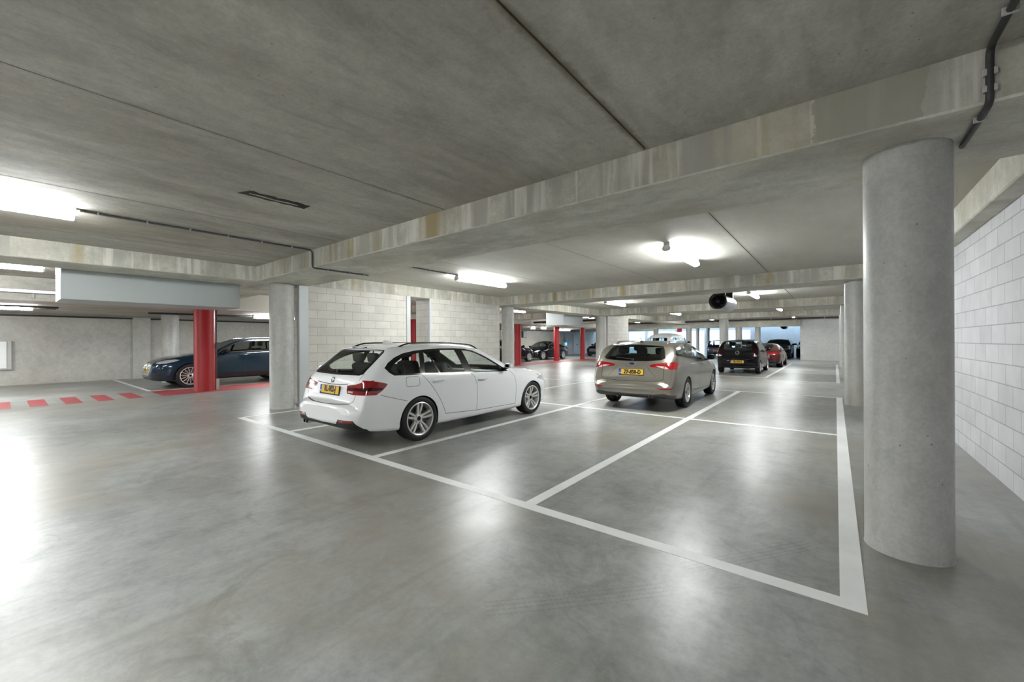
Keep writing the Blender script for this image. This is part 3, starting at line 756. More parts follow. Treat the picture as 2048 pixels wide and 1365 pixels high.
    def cut(s, poly, proj):
        bm = s.bm; ax = AX['side' if proj == 'arch' else proj]
        lo = [min(p[i] for p in poly) - .01 for i in (0, 1)]; hi = [max(p[i] for p in poly) + .01 for i in (0, 1)]
        def rng(f):
            a = [v.co[ax[0]] for v in f.verts]; b = [v.co[ax[1]] for v in f.verts]; return min(a), max(a), min(b), max(b)
        cand = []
        for f in bm.faces:
            c = f.verts[0].co
            if c[ax[0]] < lo[0] - .4 or c[ax[0]] > hi[0] + .4 or c[ax[1]] < lo[1] - .4 or c[ax[1]] > hi[1] + .4: continue
            r = rng(f)
            if r[1] < lo[0] or r[0] > hi[0] or r[3] < lo[1] or r[2] > hi[1]: continue
            if s.filt(proj, f): cand.append(f)
        n = len(poly)
        for i in range(n):
            a, b = poly[i], poly[(i + 1) % n]; dx, dz = b[0] - a[0], b[1] - a[1]; ln = math.hypot(dx, dz)
            if ln < 1e-6: continue
            nx, nz = -dz / ln, dx / ln; e = .002
            bx0, bx1, bz0, bz1 = min(a[0], b[0]) - e, max(a[0], b[0]) + e, min(a[1], b[1]) - e, max(a[1], b[1]) + e
            fs = []
            for f in cand:
                if not f.is_valid: continue
                r = rng(f)
                if r[1] < bx0 or r[0] > bx1 or r[3] < bz0 or r[2] > bz1: continue
                ds = [(v.co[ax[0]] - a[0]) * nx + (v.co[ax[1]] - a[1]) * nz for v in f.verts]
                if min(ds) < -1e-5 and max(ds) > 1e-5: fs.append(f)
            if not fs: continue
            co = [0, 0, 0]; no = [0, 0, 0]; co[ax[0]], co[ax[1]] = a; no[ax[0]], no[ax[1]] = nx, nz
            geom = list({v for f in fs for v in f.verts}) + list({q for f in fs for q in f.edges}) + fs
            res = bmesh.ops.bisect_plane(bm, geom=geom, dist=2e-5, plane_co=co, plane_no=no)
            cs = set(cand)
            for q in res['geom']:
                if isinstance(q, bmesh.types.BMFace) and q not in cs: q.normal_update(); cand.append(q); cs.add(q)
        out = []
        for f in cand:
            if f.is_valid:
                c = f.calc_center_median()
                if inpoly((c[ax[0]], c[ax[1]]), poly): out.append(f)
        return out
    def region(s, name, mat, proj, poly, only=None, mir=False, inbody=False, split=None, off=0., label=None):
        key = name if not inbody else ('body', mat.name)
        if key not in s.regs: s.regs[key] = dict(id=len(s.regs) + 1, name=name, mat=mat, inbody=inbody, split=(proj == 'side') if split is None else split, off=off, label=label)
        rid = s.regs[key]['id']
        ids = None if only is None else {0 if o == 'body' else s.regs[o]['id'] for o in only if o == 'body' or o in s.regs}
        for P in ([poly, flip(poly)] if mir and proj in ('rear', 'front') else [poly, [(a, -b) for a, b in poly]] if mir and proj == 'top' else [poly]):
            for f in s.cut(P, proj):
                if ids is None or f[s.ly] in ids: f[s.ly] = rid
    def remove(s, poly):
        fs = s.cut(poly, 'arch'); bmesh.ops.delete(s.bm, geom=fs, context='FACES')
    def finish(s, root, paint, thick=.018):
        bm = s.bm; ly = s.ly; bm.normal_update()
        inv = {r['id']: (k, r) for k, r in s.regs.items()}
        body_mats = [paint, M_DARKIN]; slot = {}
        bodyf, parts = [], {}
        for f in bm.faces:
            rid = f[ly]
            if rid == 0: bodyf.append((f, 0))
            else:
                k, r = inv[rid]
                if r['inbody']:
                    if rid not in slot: slot[rid] = len(body_mats); body_mats.append(r['mat'])
                    bodyf.append((f, slot[rid]))
                else:
                    sd = 0
                    if r['split']: sd = 1 if f.calc_center_median().y > 0 else -1
                    parts.setdefault((rid, sd), []).append(f)
        def build(name, fl, mats, shell, off=0.):
            idx, V, N = {}, [], []
            faces, mi = [], []
            for f, m_ in fl:
                q = []
                for v in f.verts:
                    if v.index not in idx or True:
                        key = v
                        if key not in idx:
                            idx[key] = len(V); nn = s.normal_at(v.co); V.append(v.co + nn * off); N.append(nn)
                    q.append(idx[v])
                faces.append(q); mi.append(m_)
            if shell:
                n0 = len(V); cnt = {}
                for q in faces:
                    for a, b in zip(q, q[1:] + q[:1]): cnt[(a, b)] = cnt.get((a, b), 0) + 1
                V2 = [p - nn * thick for p, nn in zip(V, N)]; V += V2; N += [-nn for nn in N[:n0]]
                ff = [[i + n0 for i in q[::-1]] for q in faces]; fm = [1] * len(ff)
                rim = []
                for (a, b) in cnt:
                    if (b, a) not in cnt: rim.append([b, a, a + n0, b + n0])
                faces = faces + ff + rim; mi = mi + fm + [0] * len(rim)
            me = bpy.data.meshes.new(name); me.from_pydata(V, [], faces); 
            for m in mats: me.materials.append(m)
            me.polygons.foreach_set('material_index', mi); me.polygons.foreach_set('use_smooth', [True] * len(faces)); me.update()
            me.normals_split_custom_set_from_vertices([tuple(x) for x in N])
            return link(name, me, None, root)
        bo = build('body', bodyf, body_mats, True)
        s.out = {'body': bo}
        for (rid, sd), fl in parts.items():
            k, r = inv[rid]; o = build(r['name'], [(f, 0) for f in fl], [r['mat']], False, r['off'])
            if r['label']: o['label'] = r['label']
            s.out[(r['name'], sd)] = o
        bm.free(); return bo
    # points on the surface
    def side(s, x, z, sd=-1):
        loc, n, i, dd = s.bvh.ray_cast(Vector((x, sd * 3, z)), Vector((0, -sd, 0))); return loc, n
    def rear(s, y, z):
        loc, n, i, dd = s.bvh.ray_cast(Vector((-2, y, z)), Vector((1, 0, 0))); return loc, n
    def front(s, y, z):
        loc, n, i, dd = s.bvh.ray_cast(Vector((s.L + 2, y, z)), Vector((-1, 0, 0))); return loc, n
    def top(s, x, y):
        loc, n, i, dd = s.bvh.ray_cast(Vector((x, y, 4)), Vector((0, 0, -1))); return loc, n

# ------------------------------------------------------------------ wheels
WHEEL_CACHE = {}
def wheel_meshes(R, rr, w, style):
    key = (R, rr, w, style)
    if key in WHEEL_CACHE: return WHEEL_CACHE[key]
    def tomesh(bm, name, mats, sm=35):
        bmesh.ops.recalc_face_normals(bm, faces=bm.faces); me = bpy.data.meshes.new(name); bm.to_mesh(me); bm.free()
        for p in me.polygons: p.use_smooth = True
        me.set_sharp_from_angle(angle=math.radians(sm))
        for m in mats: me.materials.append(m)
        return me
    bm = bmesh.new(); h = R - rr
    pr = [(rr - .004, -.44 * w), (rr + .3 * h, -.5 * w), (R - .25 * h, -.5 * w), (R - .06 * h, -.45 * w), (R, -.38 * w)]
    for gq in (-.2, 0., .2): pr += [(R, (gq - .03) * w), (R - .008, (gq - .02) * w), (R - .008, (gq + .02) * w), (R, (gq + .03) * w)]
    pr += [(R, .38 * w), (R - .06 * h, .45 * w), (R - .25 * h, .5 * w), (R - .27 * h, .503 * w), (rr + .3 * h, .5 * w), (rr + .08, .492 * w) if h > .1 else (rr + .15 * h, .49 * w), (rr - .004, .44 * w)]
    lathe(bm, pr, 56, 'y'); tyre = tomesh(bm, 'tyre', [M_RUBBER])
    bm = bmesh.new(); yo = .44 * w
    lathe(bm, [(rr - .006, yo - .004), (rr + .002, yo + .006), (rr - .008, yo + .010), (rr - .020, yo + .002), (rr - .030, yo - .05), (rr - .035, -.4 * w), (rr - .004, -.44 * w)], 56, 'y')
    def spoke(a, r0, r1, w0, w1, y0, y1, th, a1=None):
        a1 = a if a1 is None else a1; P = []
        for (r, ww, yy, an) in ((r0, w0, y0, a), (r0 + (r1 - r0) * .5, (w0 + w1) / 2, (y0 + y1) / 2 + .006, (a + a1) / 2), (r1, w1, y1, a1)):
            c, sn = math.cos(an), math.sin(an); X = Vector((c, 0, sn)); T = Vector((-sn, 0, c)); Y = Vector((0, 1, 0))
            P.append([bm.verts.new(X * r + T * tq * ww / 2 + Y * (yy - dq)) for tq, dq in ((-1, th), (-1, .010), (-.55, 0), (.55, 0), (1, .010), (1, th))])
        for A_, B_ in zip(P, P[1:]):
            for i in range(6): bm.faces.new((A_[i], A_[(i + 1) % 6], B_[(i + 1) % 6], B_[i]))
        bm.faces.new(P[0]); bm.faces.new(P[-1])
    yh = yo - .035
    if style == 'double5':
        for k in range(5):
            a = pi / 2 + 2 * pi * k / 5 + .06
            for sg in (-1, 1): spoke(a + sg * .24, .055, rr - .012, .032, .036, yh, yo - .004, .05, a + sg * .155)
    elif style == 'multi':
        for k in range(15): spoke(2 * pi * k / 15 + .1, .05, rr - .012, .014, .024, yh, yo - .004, .03)
    elif style == 'ten':
        for k in range(10): spoke(2 * pi * k / 10 + .1, .05, rr - .012, .026, .036, yh, yo - .004, .04)
    else:
        for k in range(5): spoke(2 * pi * k / 5 + .3, .05, rr - .012, .07, .05, yh, yo - .004, .04)
    lathe(bm, [(.001, yh + .002), (.055, yh + .004), (.078, yh - .006), (.082, yh - .03), (.082, yh - .07)], 32, 'y'); rim = tomesh(bm, 'rim', [M_ALLOY])
    bm = bmesh.new(); lathe(bm, [(.001, yh + .010), (.030, yh + .010), (.034, yh + .004), (.034, yh - .01)], 24, 'y')
    for k in range(5):
        a = 2 * pi * k / 5 + .7; cyl(bm, .0115, yh - .02, yh + .0035, 10, 'y', cx=.056 * math.cos(a), cz=.056 * math.sin(a))
    hub = tomesh(bm, 'hub_cap', [M_TRIM])
    bm = bmesh.new(); lathe(bm, [(.001, -.02 * w), (rr * .72, -.02 * w), (rr * .72, -.1 * w), (.001, -.1 * w)], 36, 'y'); disc = tomesh(bm, 'brake_disc', [M_DISC])
    bm = bmesh.new(); lathe(bm, [(.001, -.3 * w), (rr - .036, -.3 * w)], 36, 'y'); back = tomesh(bm, 'wheel_hub', [M_BLACK])
    bm = bmesh.new(); prism(bm, [(rr * .55 * math.cos(q), rr * .55 * math.sin(q)) for q in np.linspace(2.5, 3.6, 6)] + [(rr * .8 * math.cos(q), rr * .8 * math.sin(q)) for q in np.linspace(3.6, 2.5, 6)], 'y', -.12 * w, .03 * w); cal = tomesh(bm, 'brake_caliper', [M_CONDUIT])
    WHEEL_CACHE[key] = (tyre, rim, hub, disc, back, cal); return WHEEL_CACHE[key]
def wheel(root, x, y, R, rr, w, style, detail=True):
    ms = wheel_meshes(R, rr, w, style); names = ('tyre', 'rim', 'hub_cap', 'brake_disc', 'wheel_hub', 'brake_caliper')
    e = empty('wheel', (x, y, R), 0 if y > 0 else pi); e.parent = root
    for n, m in zip(names, ms):
        if not detail and n in ('brake_disc', 'brake_caliper'): continue
        link(n, m, None, e)
def arch_liner(root, x, y, R, w, zt_clear=.05):
    bm = bmesh.new(); r = R + zt_clear; s = 1 if y > 0 else -1
    lathe(bm, [(r, y - s * w * .95), (r, y + s * w * .22)], 24, 'y', a0=-.15, a1=pi + .15)
    for v in bm.verts: v.co.x += x; v.co.z += R
    bm2('wheel_arch_liner', bm, M_BLACK, root, smooth=True)

# ------------------------------------------------------------------ small car parts
def plate(root, p, txt, w=.52, h=.11, facing='rear', tilt=0., detail=True, frame=True):
    """number plate with blue band, standing on the body at point p"""
    e = empty('licence_plate'); e.parent = root
    if facing == 'rear': Rm = Matrix(((0, 0, -1), (-1, 0, 0), (0, 1, 0))).to_4x4()
    else: Rm = Matrix(((0, 0, 1), (1, 0, 0), (0, 1, 0))).to_4x4()
    e.matrix_local = Matrix.Translation(p) @ Rm @ Matrix.Rotation(tilt, 4, 'X')
    bm = bmesh.new(); box(bm, -w / 2, w / 2, -h / 2, h / 2, 0, .006); bm2('yellow_panel', bm, M_YEL, e)
    if frame:
        bm = bmesh.new(); bbox(bm, -w / 2 - .008, w / 2 + .008, -h / 2 - .018, h / 2 + .006, -.012, .003, bev=.002); bm2('plate_frame', bm, M_BLACK, e)
    bm = bmesh.new(); box(bm, -w / 2, -w / 2 + .045, -h / 2, h / 2, .0, .007); bm2('blue_band', bm, M_PBLUE, e)
    o = link('lettering', text_mesh(txt, h * .98, bold=.006, sx=.84), M_PTXT, e); o.location = (.022, 0, .0062)
    if detail:
        o = link('country_letters', text_mesh('NL', .03, bold=.001, sx=.9), M_WHITE, e); o.location = (-w / 2 + .0225, -.025, .0072)
    return e
def seat(root, x, y, z, back=True):
    e = empty('seat', (x, y, z)); e.parent = root
    bm = bmesh.new(); bbox(bm, -.25, .25, -.25, .25, 0, .16, bev=.05, seg=3); bm2('cushion', bm, M_SEAT, e, smooth=True)
    bm = bmesh.new(); bbox(bm, -.07, .07, -.25, .25, 0, .62, bev=.05, seg=3); o = bm2('backrest', bm, M_SEAT, e, smooth=True, loc=(-.25, 0, .1)); o.rotation_euler = (0, -.33, 0)
    bm = bmesh.new(); bbox(bm, -.055, .055, -.14, .14, 0, .19, bev=.045, seg=3)
    for sy in (-.06, .06): cyl(bm, .008, -.09, .02, 8, cx=0, cy=sy)
    o = bm2('headrest', bm, M_SEAT, e, smooth=True, loc=(-.46, 0, .76)); o.rotation_euler = (0, -.15, 0)
def interior(root, B, xf, yw, zfloor=.42, wheel_side=1):
    """front seats at xf, rear bench behind, dashboard, steering wheel"""
    for sy in (-1, 1): seat(root, xf, sy * .37, zfloor)
    e = empty('rear_bench', (xf - .85, 0, zfloor + .05)); e.parent = root
    bm = bmesh.new(); bbox(bm, -.25, .28, -.64, .64, 0, .16, bev=.05, seg=3); bm2('cushion', bm, M_SEAT, e, smooth=True)
    bm = bmesh.new(); bbox(bm, -.07, .07, -.64, .64, 0, .60, bev=.05, seg=3); o = bm2('backrest', bm, M_SEAT, e, smooth=True, loc=(-.27, 0, .08)); o.rotation_euler = (0, -.36, 0)
    for sy in (-.42, 0, .42):
        bm = bmesh.new(); bbox(bm, -.05, .05, -.12, .12, 0, .15, bev=.04, seg=3); o = bm2('headrest', bm, M_SEAT, e, smooth=True, loc=(-.50, sy, .66)); o.rotation_euler = (0, -.2, 0)
    bm = bmesh.new(); bbox(bm, xf + .62, xf + 1.0, -yw + .14, yw - .14, .62, .90, bev=.06, seg=3); bm2('dashboard', bm, M_BLACK, root, smooth=True)
    bm = bmesh.new(); bmesh.ops.create_circle(bm, segments=8, radius=.014); bm.free()
    bm = bmesh.new(); pts = [(0, .18 * math.cos(a), .18 * math.sin(a)) for a in np.linspace(0, 2 * pi, 25)]; tube(bm, pts, .014, 8, caps=False); box(bm, -.01, .01, -.17, .17, -.02, .02)
    o = bm2('steering_wheel', bm, M_BLACK, root, smooth=True, loc=(xf + .50, wheel_side * .37, .86)); o.rotation_euler = (0, -.4, 0)
def mirror(root, B, x, z, sd, mat, k=1.):
    loc, n = B.side(x, z, sd)
    e = empty('side_mirror', loc); e.parent = root
    bm = bmesh.new()
    rows = []
    for t_, a_, h_ in ((.05, .35, .5), (.085, .85, .9), (.14, 1., 1.), (.19, .95, .92), (.225, .7, .62)):   # from the door outwards
        rows.append([bm.verts.new((k * .075 * a_ * math.cos(q) * (1.25 if math.cos(q) > 0 else .8), sd * t_ * k ** .5, .05 * k + .062 * k * h_ * math.sin(q))) for q in np.linspace(0, 2 * pi, 17)[:-1]])
    for A_, B_ in zip(rows, rows[1:]):
        for i in range(16): bm.faces.new((A_[i], A_[(i + 1) % 16], B_[(i + 1) % 16], B_[i]))
    bm.faces.new(rows[0]); bm.faces.new(rows[-1]); bm2('mirror_housing', bm, mat, e, smooth=50)
    bm = bmesh.new(); tube(bm, [(.02, -sd * .06, -.03), (.02, sd * .05, -.01), (.02, sd * .11, .01)], .022, 8); bm2('mirror_arm', bm, M_BLACK, e, smooth=True)
    bm = bmesh.new(); box(bm, -.066 * k, -.058 * k, min(sd * .10, sd * .18), max(sd * .10, sd * .18), .015 * k, .085 * k); bm2('mirror_glass', bm, M_TRIM, e)
def handle(root, B, x, z, sd, mat):
    loc, n = B.side(x, z, sd); loc2, n2 = B.side(x + .2, z, sd); yaw = math.atan2(loc2.y - loc.y, .2)
    e = bmesh.new()
    pts = [(-.10, 0, 0), (-.085, sd * .028, .004), (-.04, sd * .038, .008), (.04, sd * .038, .008), (.085, sd * .028, .006), (.10, 0, .004)]
    tube(e, pts, .011, 8); o = bm2('door_handle', e, mat, root, smooth=True, loc=loc); o.rotation_euler = (0, 0, yaw)
def roof_rail(root, B, x0, x1, y, sd, mat, hgt=.045, r=.014, n=18):
    bm = bmesh.new(); pts = []
    for k in range(n + 1):
        t = k / n; x = x0 + (x1 - x0) * t; loc, nn = B.top(x, sd * y); e = min(1, min(t, 1 - t) * 10)
        pts.append((x, sd * y, loc.z - .005 + hgt * e ** .7))
    tube(bm, pts, r, 8); bm2('roof_rail', bm, mat, root, smooth=True)
def fin(root, B, x, mat):
    loc, n = B.top(x, 0); bm = bmesh.new()
    secs = [(-.09, .004, .03), (-.07, .02, .055), (-.02, .022, .052), (.05, .02, .03), (.11, .004, .004)]
    R = []
    for dx, wd, h in secs: R.append([bm.verts.new((dx, q * wd, hh)) for q, hh in ((-1, -.012), (-.8, h * .5), (-.25, h), (.25, h), (.8, h * .5), (1, -.012))])
    for a, b in zip(R, R[1:]):
        for i in range(5): bm.faces.new((a[i], a[i + 1], b[i + 1], b[i]))
    bm.faces.new(R[0]); bm.faces.new(R[-1]); bm2('antenna_fin', bm, mat, root, smooth=50, loc=loc)
def exhaust(root, x, y, z, r=.036, twin=False):
    for dy in ((-.04, .04) if twin else (0,)):
        bm = bmesh.new(); lathe(bm, [(r * .85, .12), (r * .85, 0), (r, -.004), (r, .18)], 20, 'x')
        bm2('exhaust_pipe', bm, M_CHROME, root, smooth=50, loc=(x, y + dy, z))
        bm = bmesh.new(); R = lathe(bm, [(r * .85, .06), (.001, .06)], 16, 'x'); bm2('exhaust_inner', bm, M_BLACK, root, loc=(x, y + dy, z))
def rear_wiper(root, B, y0, z0, y1, z1):
    bm = bmesh.new(); pts = []
    for k in range(7):
        t = k / 6; y = y0 + (y1 - y0) * t; z = z0 + (z1 - z0) * t; loc, n = B.rear(y, z); pts.append(loc + n * .018)
    tube(bm, pts, .009, 6); loc, n = B.rear(y0, z0); cyl(bm, .025, -.02, .02, 12, 'x', cx=loc.x, cy=loc.y, cz=loc.z); bm2('rear_wiper', bm, M_BLACK, root)
def wheelset(root, B, sp, style, detail=True):
    R, rr, w = sp['tyre']; W = pchip(sp['plan'])
    for x in (sp['xr'], sp['xf']):
        yy = float(W(x)) - .012 - w / 2
        for s in (-1, 1): wheel(root, x, s * yy, R, rr, w, style, detail); arch_liner(root, x, s * yy, R, w + .06)
def arches(B, sp, clear=.05):
    R = sp['tyre'][0]
    for x in (sp['xr'], sp['xf']):
        r = R + sp.get('clear', clear); cz = R - .01
        B.remove([(x + r * math.cos(a), cz + r * math.sin(a)) for a in np.linspace(-.0, pi, 29)] + [(x - r * 1.0, .0), (x + r * 1.0, .0)])
def cars_root(name, label, x, y, heading, cat='car', group=None):
    r = empty(name, (x, y, 0), heading); tag(r, label, cat, group); return r

# ================================================================== white estate car
def white_estate():
    sp = dict(L=4.624, tum=.50, crown=.065, shoulder=.76, lowy=.985,
        top=[(0, .565), (.025, .605), (.06, .622), (.10, .640), (.125, .70), (.15, .80), (.18, .905), (.215, .985), (.27, 1.045), (.40, 1.155), (.55, 1.275), (.64, 1.345), (.70, 1.385), (.85, 1.408), (1.3, 1.432), (1.8, 1.436), (2.2, 1.415), (2.5, 1.36), (2.8, 1.245), (3.1, 1.095), (3.35, .985), (3.5, .955), (4.0, .895), (4.3, .825), (4.47, .74), (4.56, .66), (4.61, .56), (4.624, .48)],
        bot=[(0, .37), (.03, .31), (.08, .285), (.2, .25), (.6, .20), (1.1, .175), (2.5, .165), (3.9, .175), (4.4, .19), (4.58, .22), (4.624, .30)],
        plan=[(0, .60), (.015, .68), (.04, .735), (.09, .80), (.17, .848), (.3, .880), (.6, .900), (1.1, .908), (1.8, .905), (2.5, .900), (3.3, .902), (3.9, .905), (4.2, .88), (4.4, .82), (4.53, .72), (4.6, .60), (4.624, .48)],
        belt=[(0, 1.0), (.6, .978), (1.1, .958), (2.1, .922), (3.2, .888), (3.8, .84), (4.3, .74), (4.624, .55)],
        tyre=(.322, .243, .235), xr=1.04, xf=3.85, clear=.028)
    root = cars_root('car', 'white estate car with black roof rails, parked at the left of the empty bay', -5.655, 2.80, pi / 2)
    B = Body(sp, 1.0)
    arches(B, sp)
    # side windows
    outer = [(.476, 1.092), (.549, 1.158), (.678, 1.229), (.84, 1.283), (1.063, 1.317), (1.247, 1.330), (1.601, 1.343), (1.884, 1.341), (2.165, 1.325), (2.351, 1.290), (2.546, 1.212), (2.738, 1.112), (2.905, 1.015), (3.10, .905), (2.934, .901), (2.486, .921), (2.144, .931), (1.751, .946), (1.397, .958), (1.083, .966), (.886, .970), (.60, .984), (.531, 1.025)]
    B.region('window_trim', M_TRIM, 'side', outer)
    B.region('quarter_window', M_GLASS, 'side', [(.565, 1.075), (.646, 1.143), (.79, 1.213), (.95, 1.258), (1.135, 1.282), (1.05, .99), (.893, .992), (.64, 1.005), (.59, 1.03)])
    B.region('rear_side_window', M_GLASS, 'side', [(1.235, 1.296), (1.60, 1.316), (1.90, 1.313), (1.985, .952), (1.468, .970), (1.135, .985)])
    B.region('front_side_window', M_GLASS, 'side', [(2.075, 1.303), (2.24, 1.287), (2.40, 1.240), (2.59, 1.150), (2.78, 1.045), (2.93, .935), (2.90, .925), (2.15, .948)])
    for sg in (1.385, ): B.region('window_trim', M_TRIM, 'side', [(1.27, 1.32), (1.30, 1.32), (1.455, .95), (1.42, .95)])
    B.region('body_seams', M_JOINT, 'side', strip([(1.075, .968), (1.16, .88), (1.26, .77), (1.37, .63), (1.46, .49), (1.541, .328)], .007), inbody=True, only=['body'])
    B.region('body_seams', M_JOINT, 'side', strip([(2.10, .935), (2.18, .86), (2.235, .72), (2.25, .5), (2.247, .285)], .007), inbody=True, only=['body'])
    B.region('body_seams', M_JOINT, 'side', strip([(3.16, .90), (3.27, .80), (3.30, .70), (3.315, .45), (3.319, .268)], .007), inbody=True, only=['body'])
    B.region('body_seams', M_JOINT, 'side', strip([(1.541, .328), (2.25, .285), (3.32, .268)], .007), inbody=True, only=['body'])
    B.region('body_seams', M_JOINT, 'side', strip([(.37, .738), (.60, .668), (.80, .612)], .006), inbody=True, only=['body'])
    fd = rrect(.90, .880, .235, .135, .03); B.region('body_seams', M_JOINT, 'side', strip(fd + fd[:1], .006), inbody=True, only=['body'])
    # windscreen and rear window
    B.region('windshield', M_GLASS, 'top', [(2.47, -.56), (3.30, -.70), (3.34, 0), (3.30, .70), (2.47, .56), (2.43, 0)], only=['body'])
    B.region('rear_window', M_GLASS, 'rear', [(-.655, 1.015), (-.60, .995), (0, .985), (.60, .995), (.655, 1.015), (.605, 1.30), (.56, 1.335), (-.56, 1.335), (-.605, 1.30)], only=['body'])
    B.region('rear_window_trim', M_TRIM, 'rear', strip([(-.655, 1.015), (-.60, .995), (0, .985), (.60, .995), (.655, 1.015)], .05), only=['rear_window'])
    for s in (1, -1): B.region('rear_window_trim', M_TRIM, 'rear', [(s * .655, 1.0), (s * .60, 1.0), (s * .53, 1.34), (s * .61, 1.34)], only=['rear_window'])
    # tail lights, each of two lenses
    B.region('tail_light', M_TAIL, 'rear', [(.41, .855), (.60, .878), (.70, .905), (.80, .930), (.842, .938), (.842, .748), (.60, .742), (.45, .750), (.425, .79)], mir=True, split=True, only=['body'])
    B.region('tail_light', M_TAIL, 'side', [(.16, .945), (.30, .928), (.40, .905), (.485, .882), (.455, .845), (.40, .795), (.314, .745), (.16, .748)], split=True, only=['body', 'tail_light'])
    B.region('tail_light_band', M_TAILD, 'rear', [(.43, .825), (.842, .843), (.842, .80), (.43, .792)], mir=True, split=True, only=['tail_light'])
    B.region('tail_light_band', M_TAILD, 'side', [(.16, .845), (.40, .838), (.40, .80), (.16, .80)], split=True, only=['tail_light'])
    B.region('reversing_light', M_TAILW, 'rear', [(.46, .785), (.58, .785), (.58, .762), (.465, .762)], mir=True, split=True, only=['tail_light'])
    # bumper
    B.region('rear_diffuser', M_BLACK, 'rear', [(-.82, .1), (.82, .1), (.82, .30), (.745, .425), (.46, .42), (.40, .352), (0, .342), (-.40, .352), (-.46, .42), (-.745, .425), (-.82, .30)], only=['body'])
    B.region('reflector', M_TAIL, 'rear', [(.47, .385), (.755, .388), (.735, .42), (.49, .416)], mir=True, split=True)
    B.region('body_seams', M_JOINT, 'rear', strip([(-.665, .76), (-.64, .66), (-.57, .622), (-.3, .606), (0, .602), (.3, .606), (.57, .622), (.64, .66), (.665, .76)], .008), inbody=True, only=['body'])
    for s in (1, -1): B.region('body_seams', M_JOINT, 'rear', strip([(s * .655, .93), (s * .668, 1.02)], .006), inbody=True, only=['body'])
    B.region('body_seams', M_JOINT, 'rear', strip([(-.42, .872), (-.2, .858), (0, .852), (.2, .858), (.42, .872)], .010), inbody=True, only=['body'])
    # front
    B.region('headlight', M_HEAD, 'side', [(4.02, .70), (4.16, .755), (4.34, .765), (4.5, .70), (4.52, .62), (4.3, .63)], split=True, only=['body'])
    B.region('headlight', M_HEAD, 'front', [(.42, .74), (.85, .78), (.85, .62), (.45, .62)], mir=True, split=True, only=['body', 'headlight'])
    B.region('grille', M_BLACK, 'front', [(.03, .75), (.34, .74), (.38, .66), (.3, .58), (.04, .58)], mir=True, split=True, only=['body'])
    B.region('air_intake', M_BLACK, 'front', [(-.5, .26), (.5, .26), (.56, .42), (-.56, .42)], only=['body'])
    B.finish(root, M_WHITEP)
    wheelset(root, B, sp, 'double5')
    for s in (1, -1):
        roof_rail(root, B, .86, 2.56, .60, s, M_TRIM, .042, .013)
        for hx, hz in ((1.365, .855), (2.36, .805)): handle(root, B, hx, hz, s, M_WHITEP)
        mirror(root, B, 2.98, .965, s, M_WHITEP, .8)
    fin(root, B, 1.10, M_WHITEP)
    # spoiler lip over the rear window
    bm = bmesh.new(); rows = []
    for y in np.linspace(-.60, .60, 17):
        a, _ = B.top(.92, y); c, _ = B.top(.74, y); k = (abs(y) / .6) ** 2
        rows.append([bm.verts.new((.92, y, a.z + .002)), bm.verts.new((.595 + .05 * k, y, c.z - .012)), bm.verts.new((.60 + .05 * k, y, c.z - .030)), bm.verts.new((.72, y, c.z - .05)), bm.verts.new((.9, y, a.z - .03))])
    for a, b in zip(rows, rows[1:]):
        for i in range(5): bm.faces.new((a[i], a[(i + 1) % 5], b[(i + 1) % 5], b[i]))
    bm.faces.new(rows[0]); bm.faces.new(rows[-1]); bm2('roof_spoiler', bm, M_WHITEP, root, smooth=40)
    bm = bmesh.new(); c, _ = B.top(.74, 0); bbox(bm, .60, .61, -.2, .2, c.z - .032, c.z - .016, bev=.002); bm2('brake_light', bm, M_TAILD, root)
    p, n = B.rear(0, .779); plate(root, p + Vector((-.016, 0, 0)), 'RL-902-J', facing='rear', tilt=-.12)
    # roundel
    p, n = B.rear(0, .912)
    e = empty('emblem'); e.parent = root; e.matrix_local = Matrix.Translation(p + n * .001) @ n.to_track_quat('Z', 'Y').to_matrix().to_4x4()
    bm = bmesh.new(); lathe(bm, [(.001, .006), (.041, .006), (.043, 0)], 32); bm2('emblem_ring', bm, M_TRIM, e)
    bm = bmesh.new(); lathe(bm, [(.024, .0065), (.026, .008), (.028, .0065)], 32); lathe(bm, [(.039, .0065), (.041, .008), (.043, .0065)], 32); bm2('emblem_rim', bm, M_CHROME, e, smooth=True)
    for q in range(4):
        bm = bmesh.new(); c0 = bm.verts.new((0, 0, .0068)); vs = [bm.verts.new((.024 * math.cos(a), .024 * math.sin(a), .0068)) for a in np.linspace(q * pi / 2, (q + 1) * pi / 2, 8)]
        bm.faces.new([c0] + vs); bm2('emblem_quarter', bm, M_WHITE if q % 2 else M_BLUE, e)
    exhaust(root, .05, .56, .283, .036, True)
    rear_wiper(root, B, 0.0, 1.04, -.36, 1.055)
    interior(root, B, 2.20, .86, .42)
    return B
BW = white_estate()

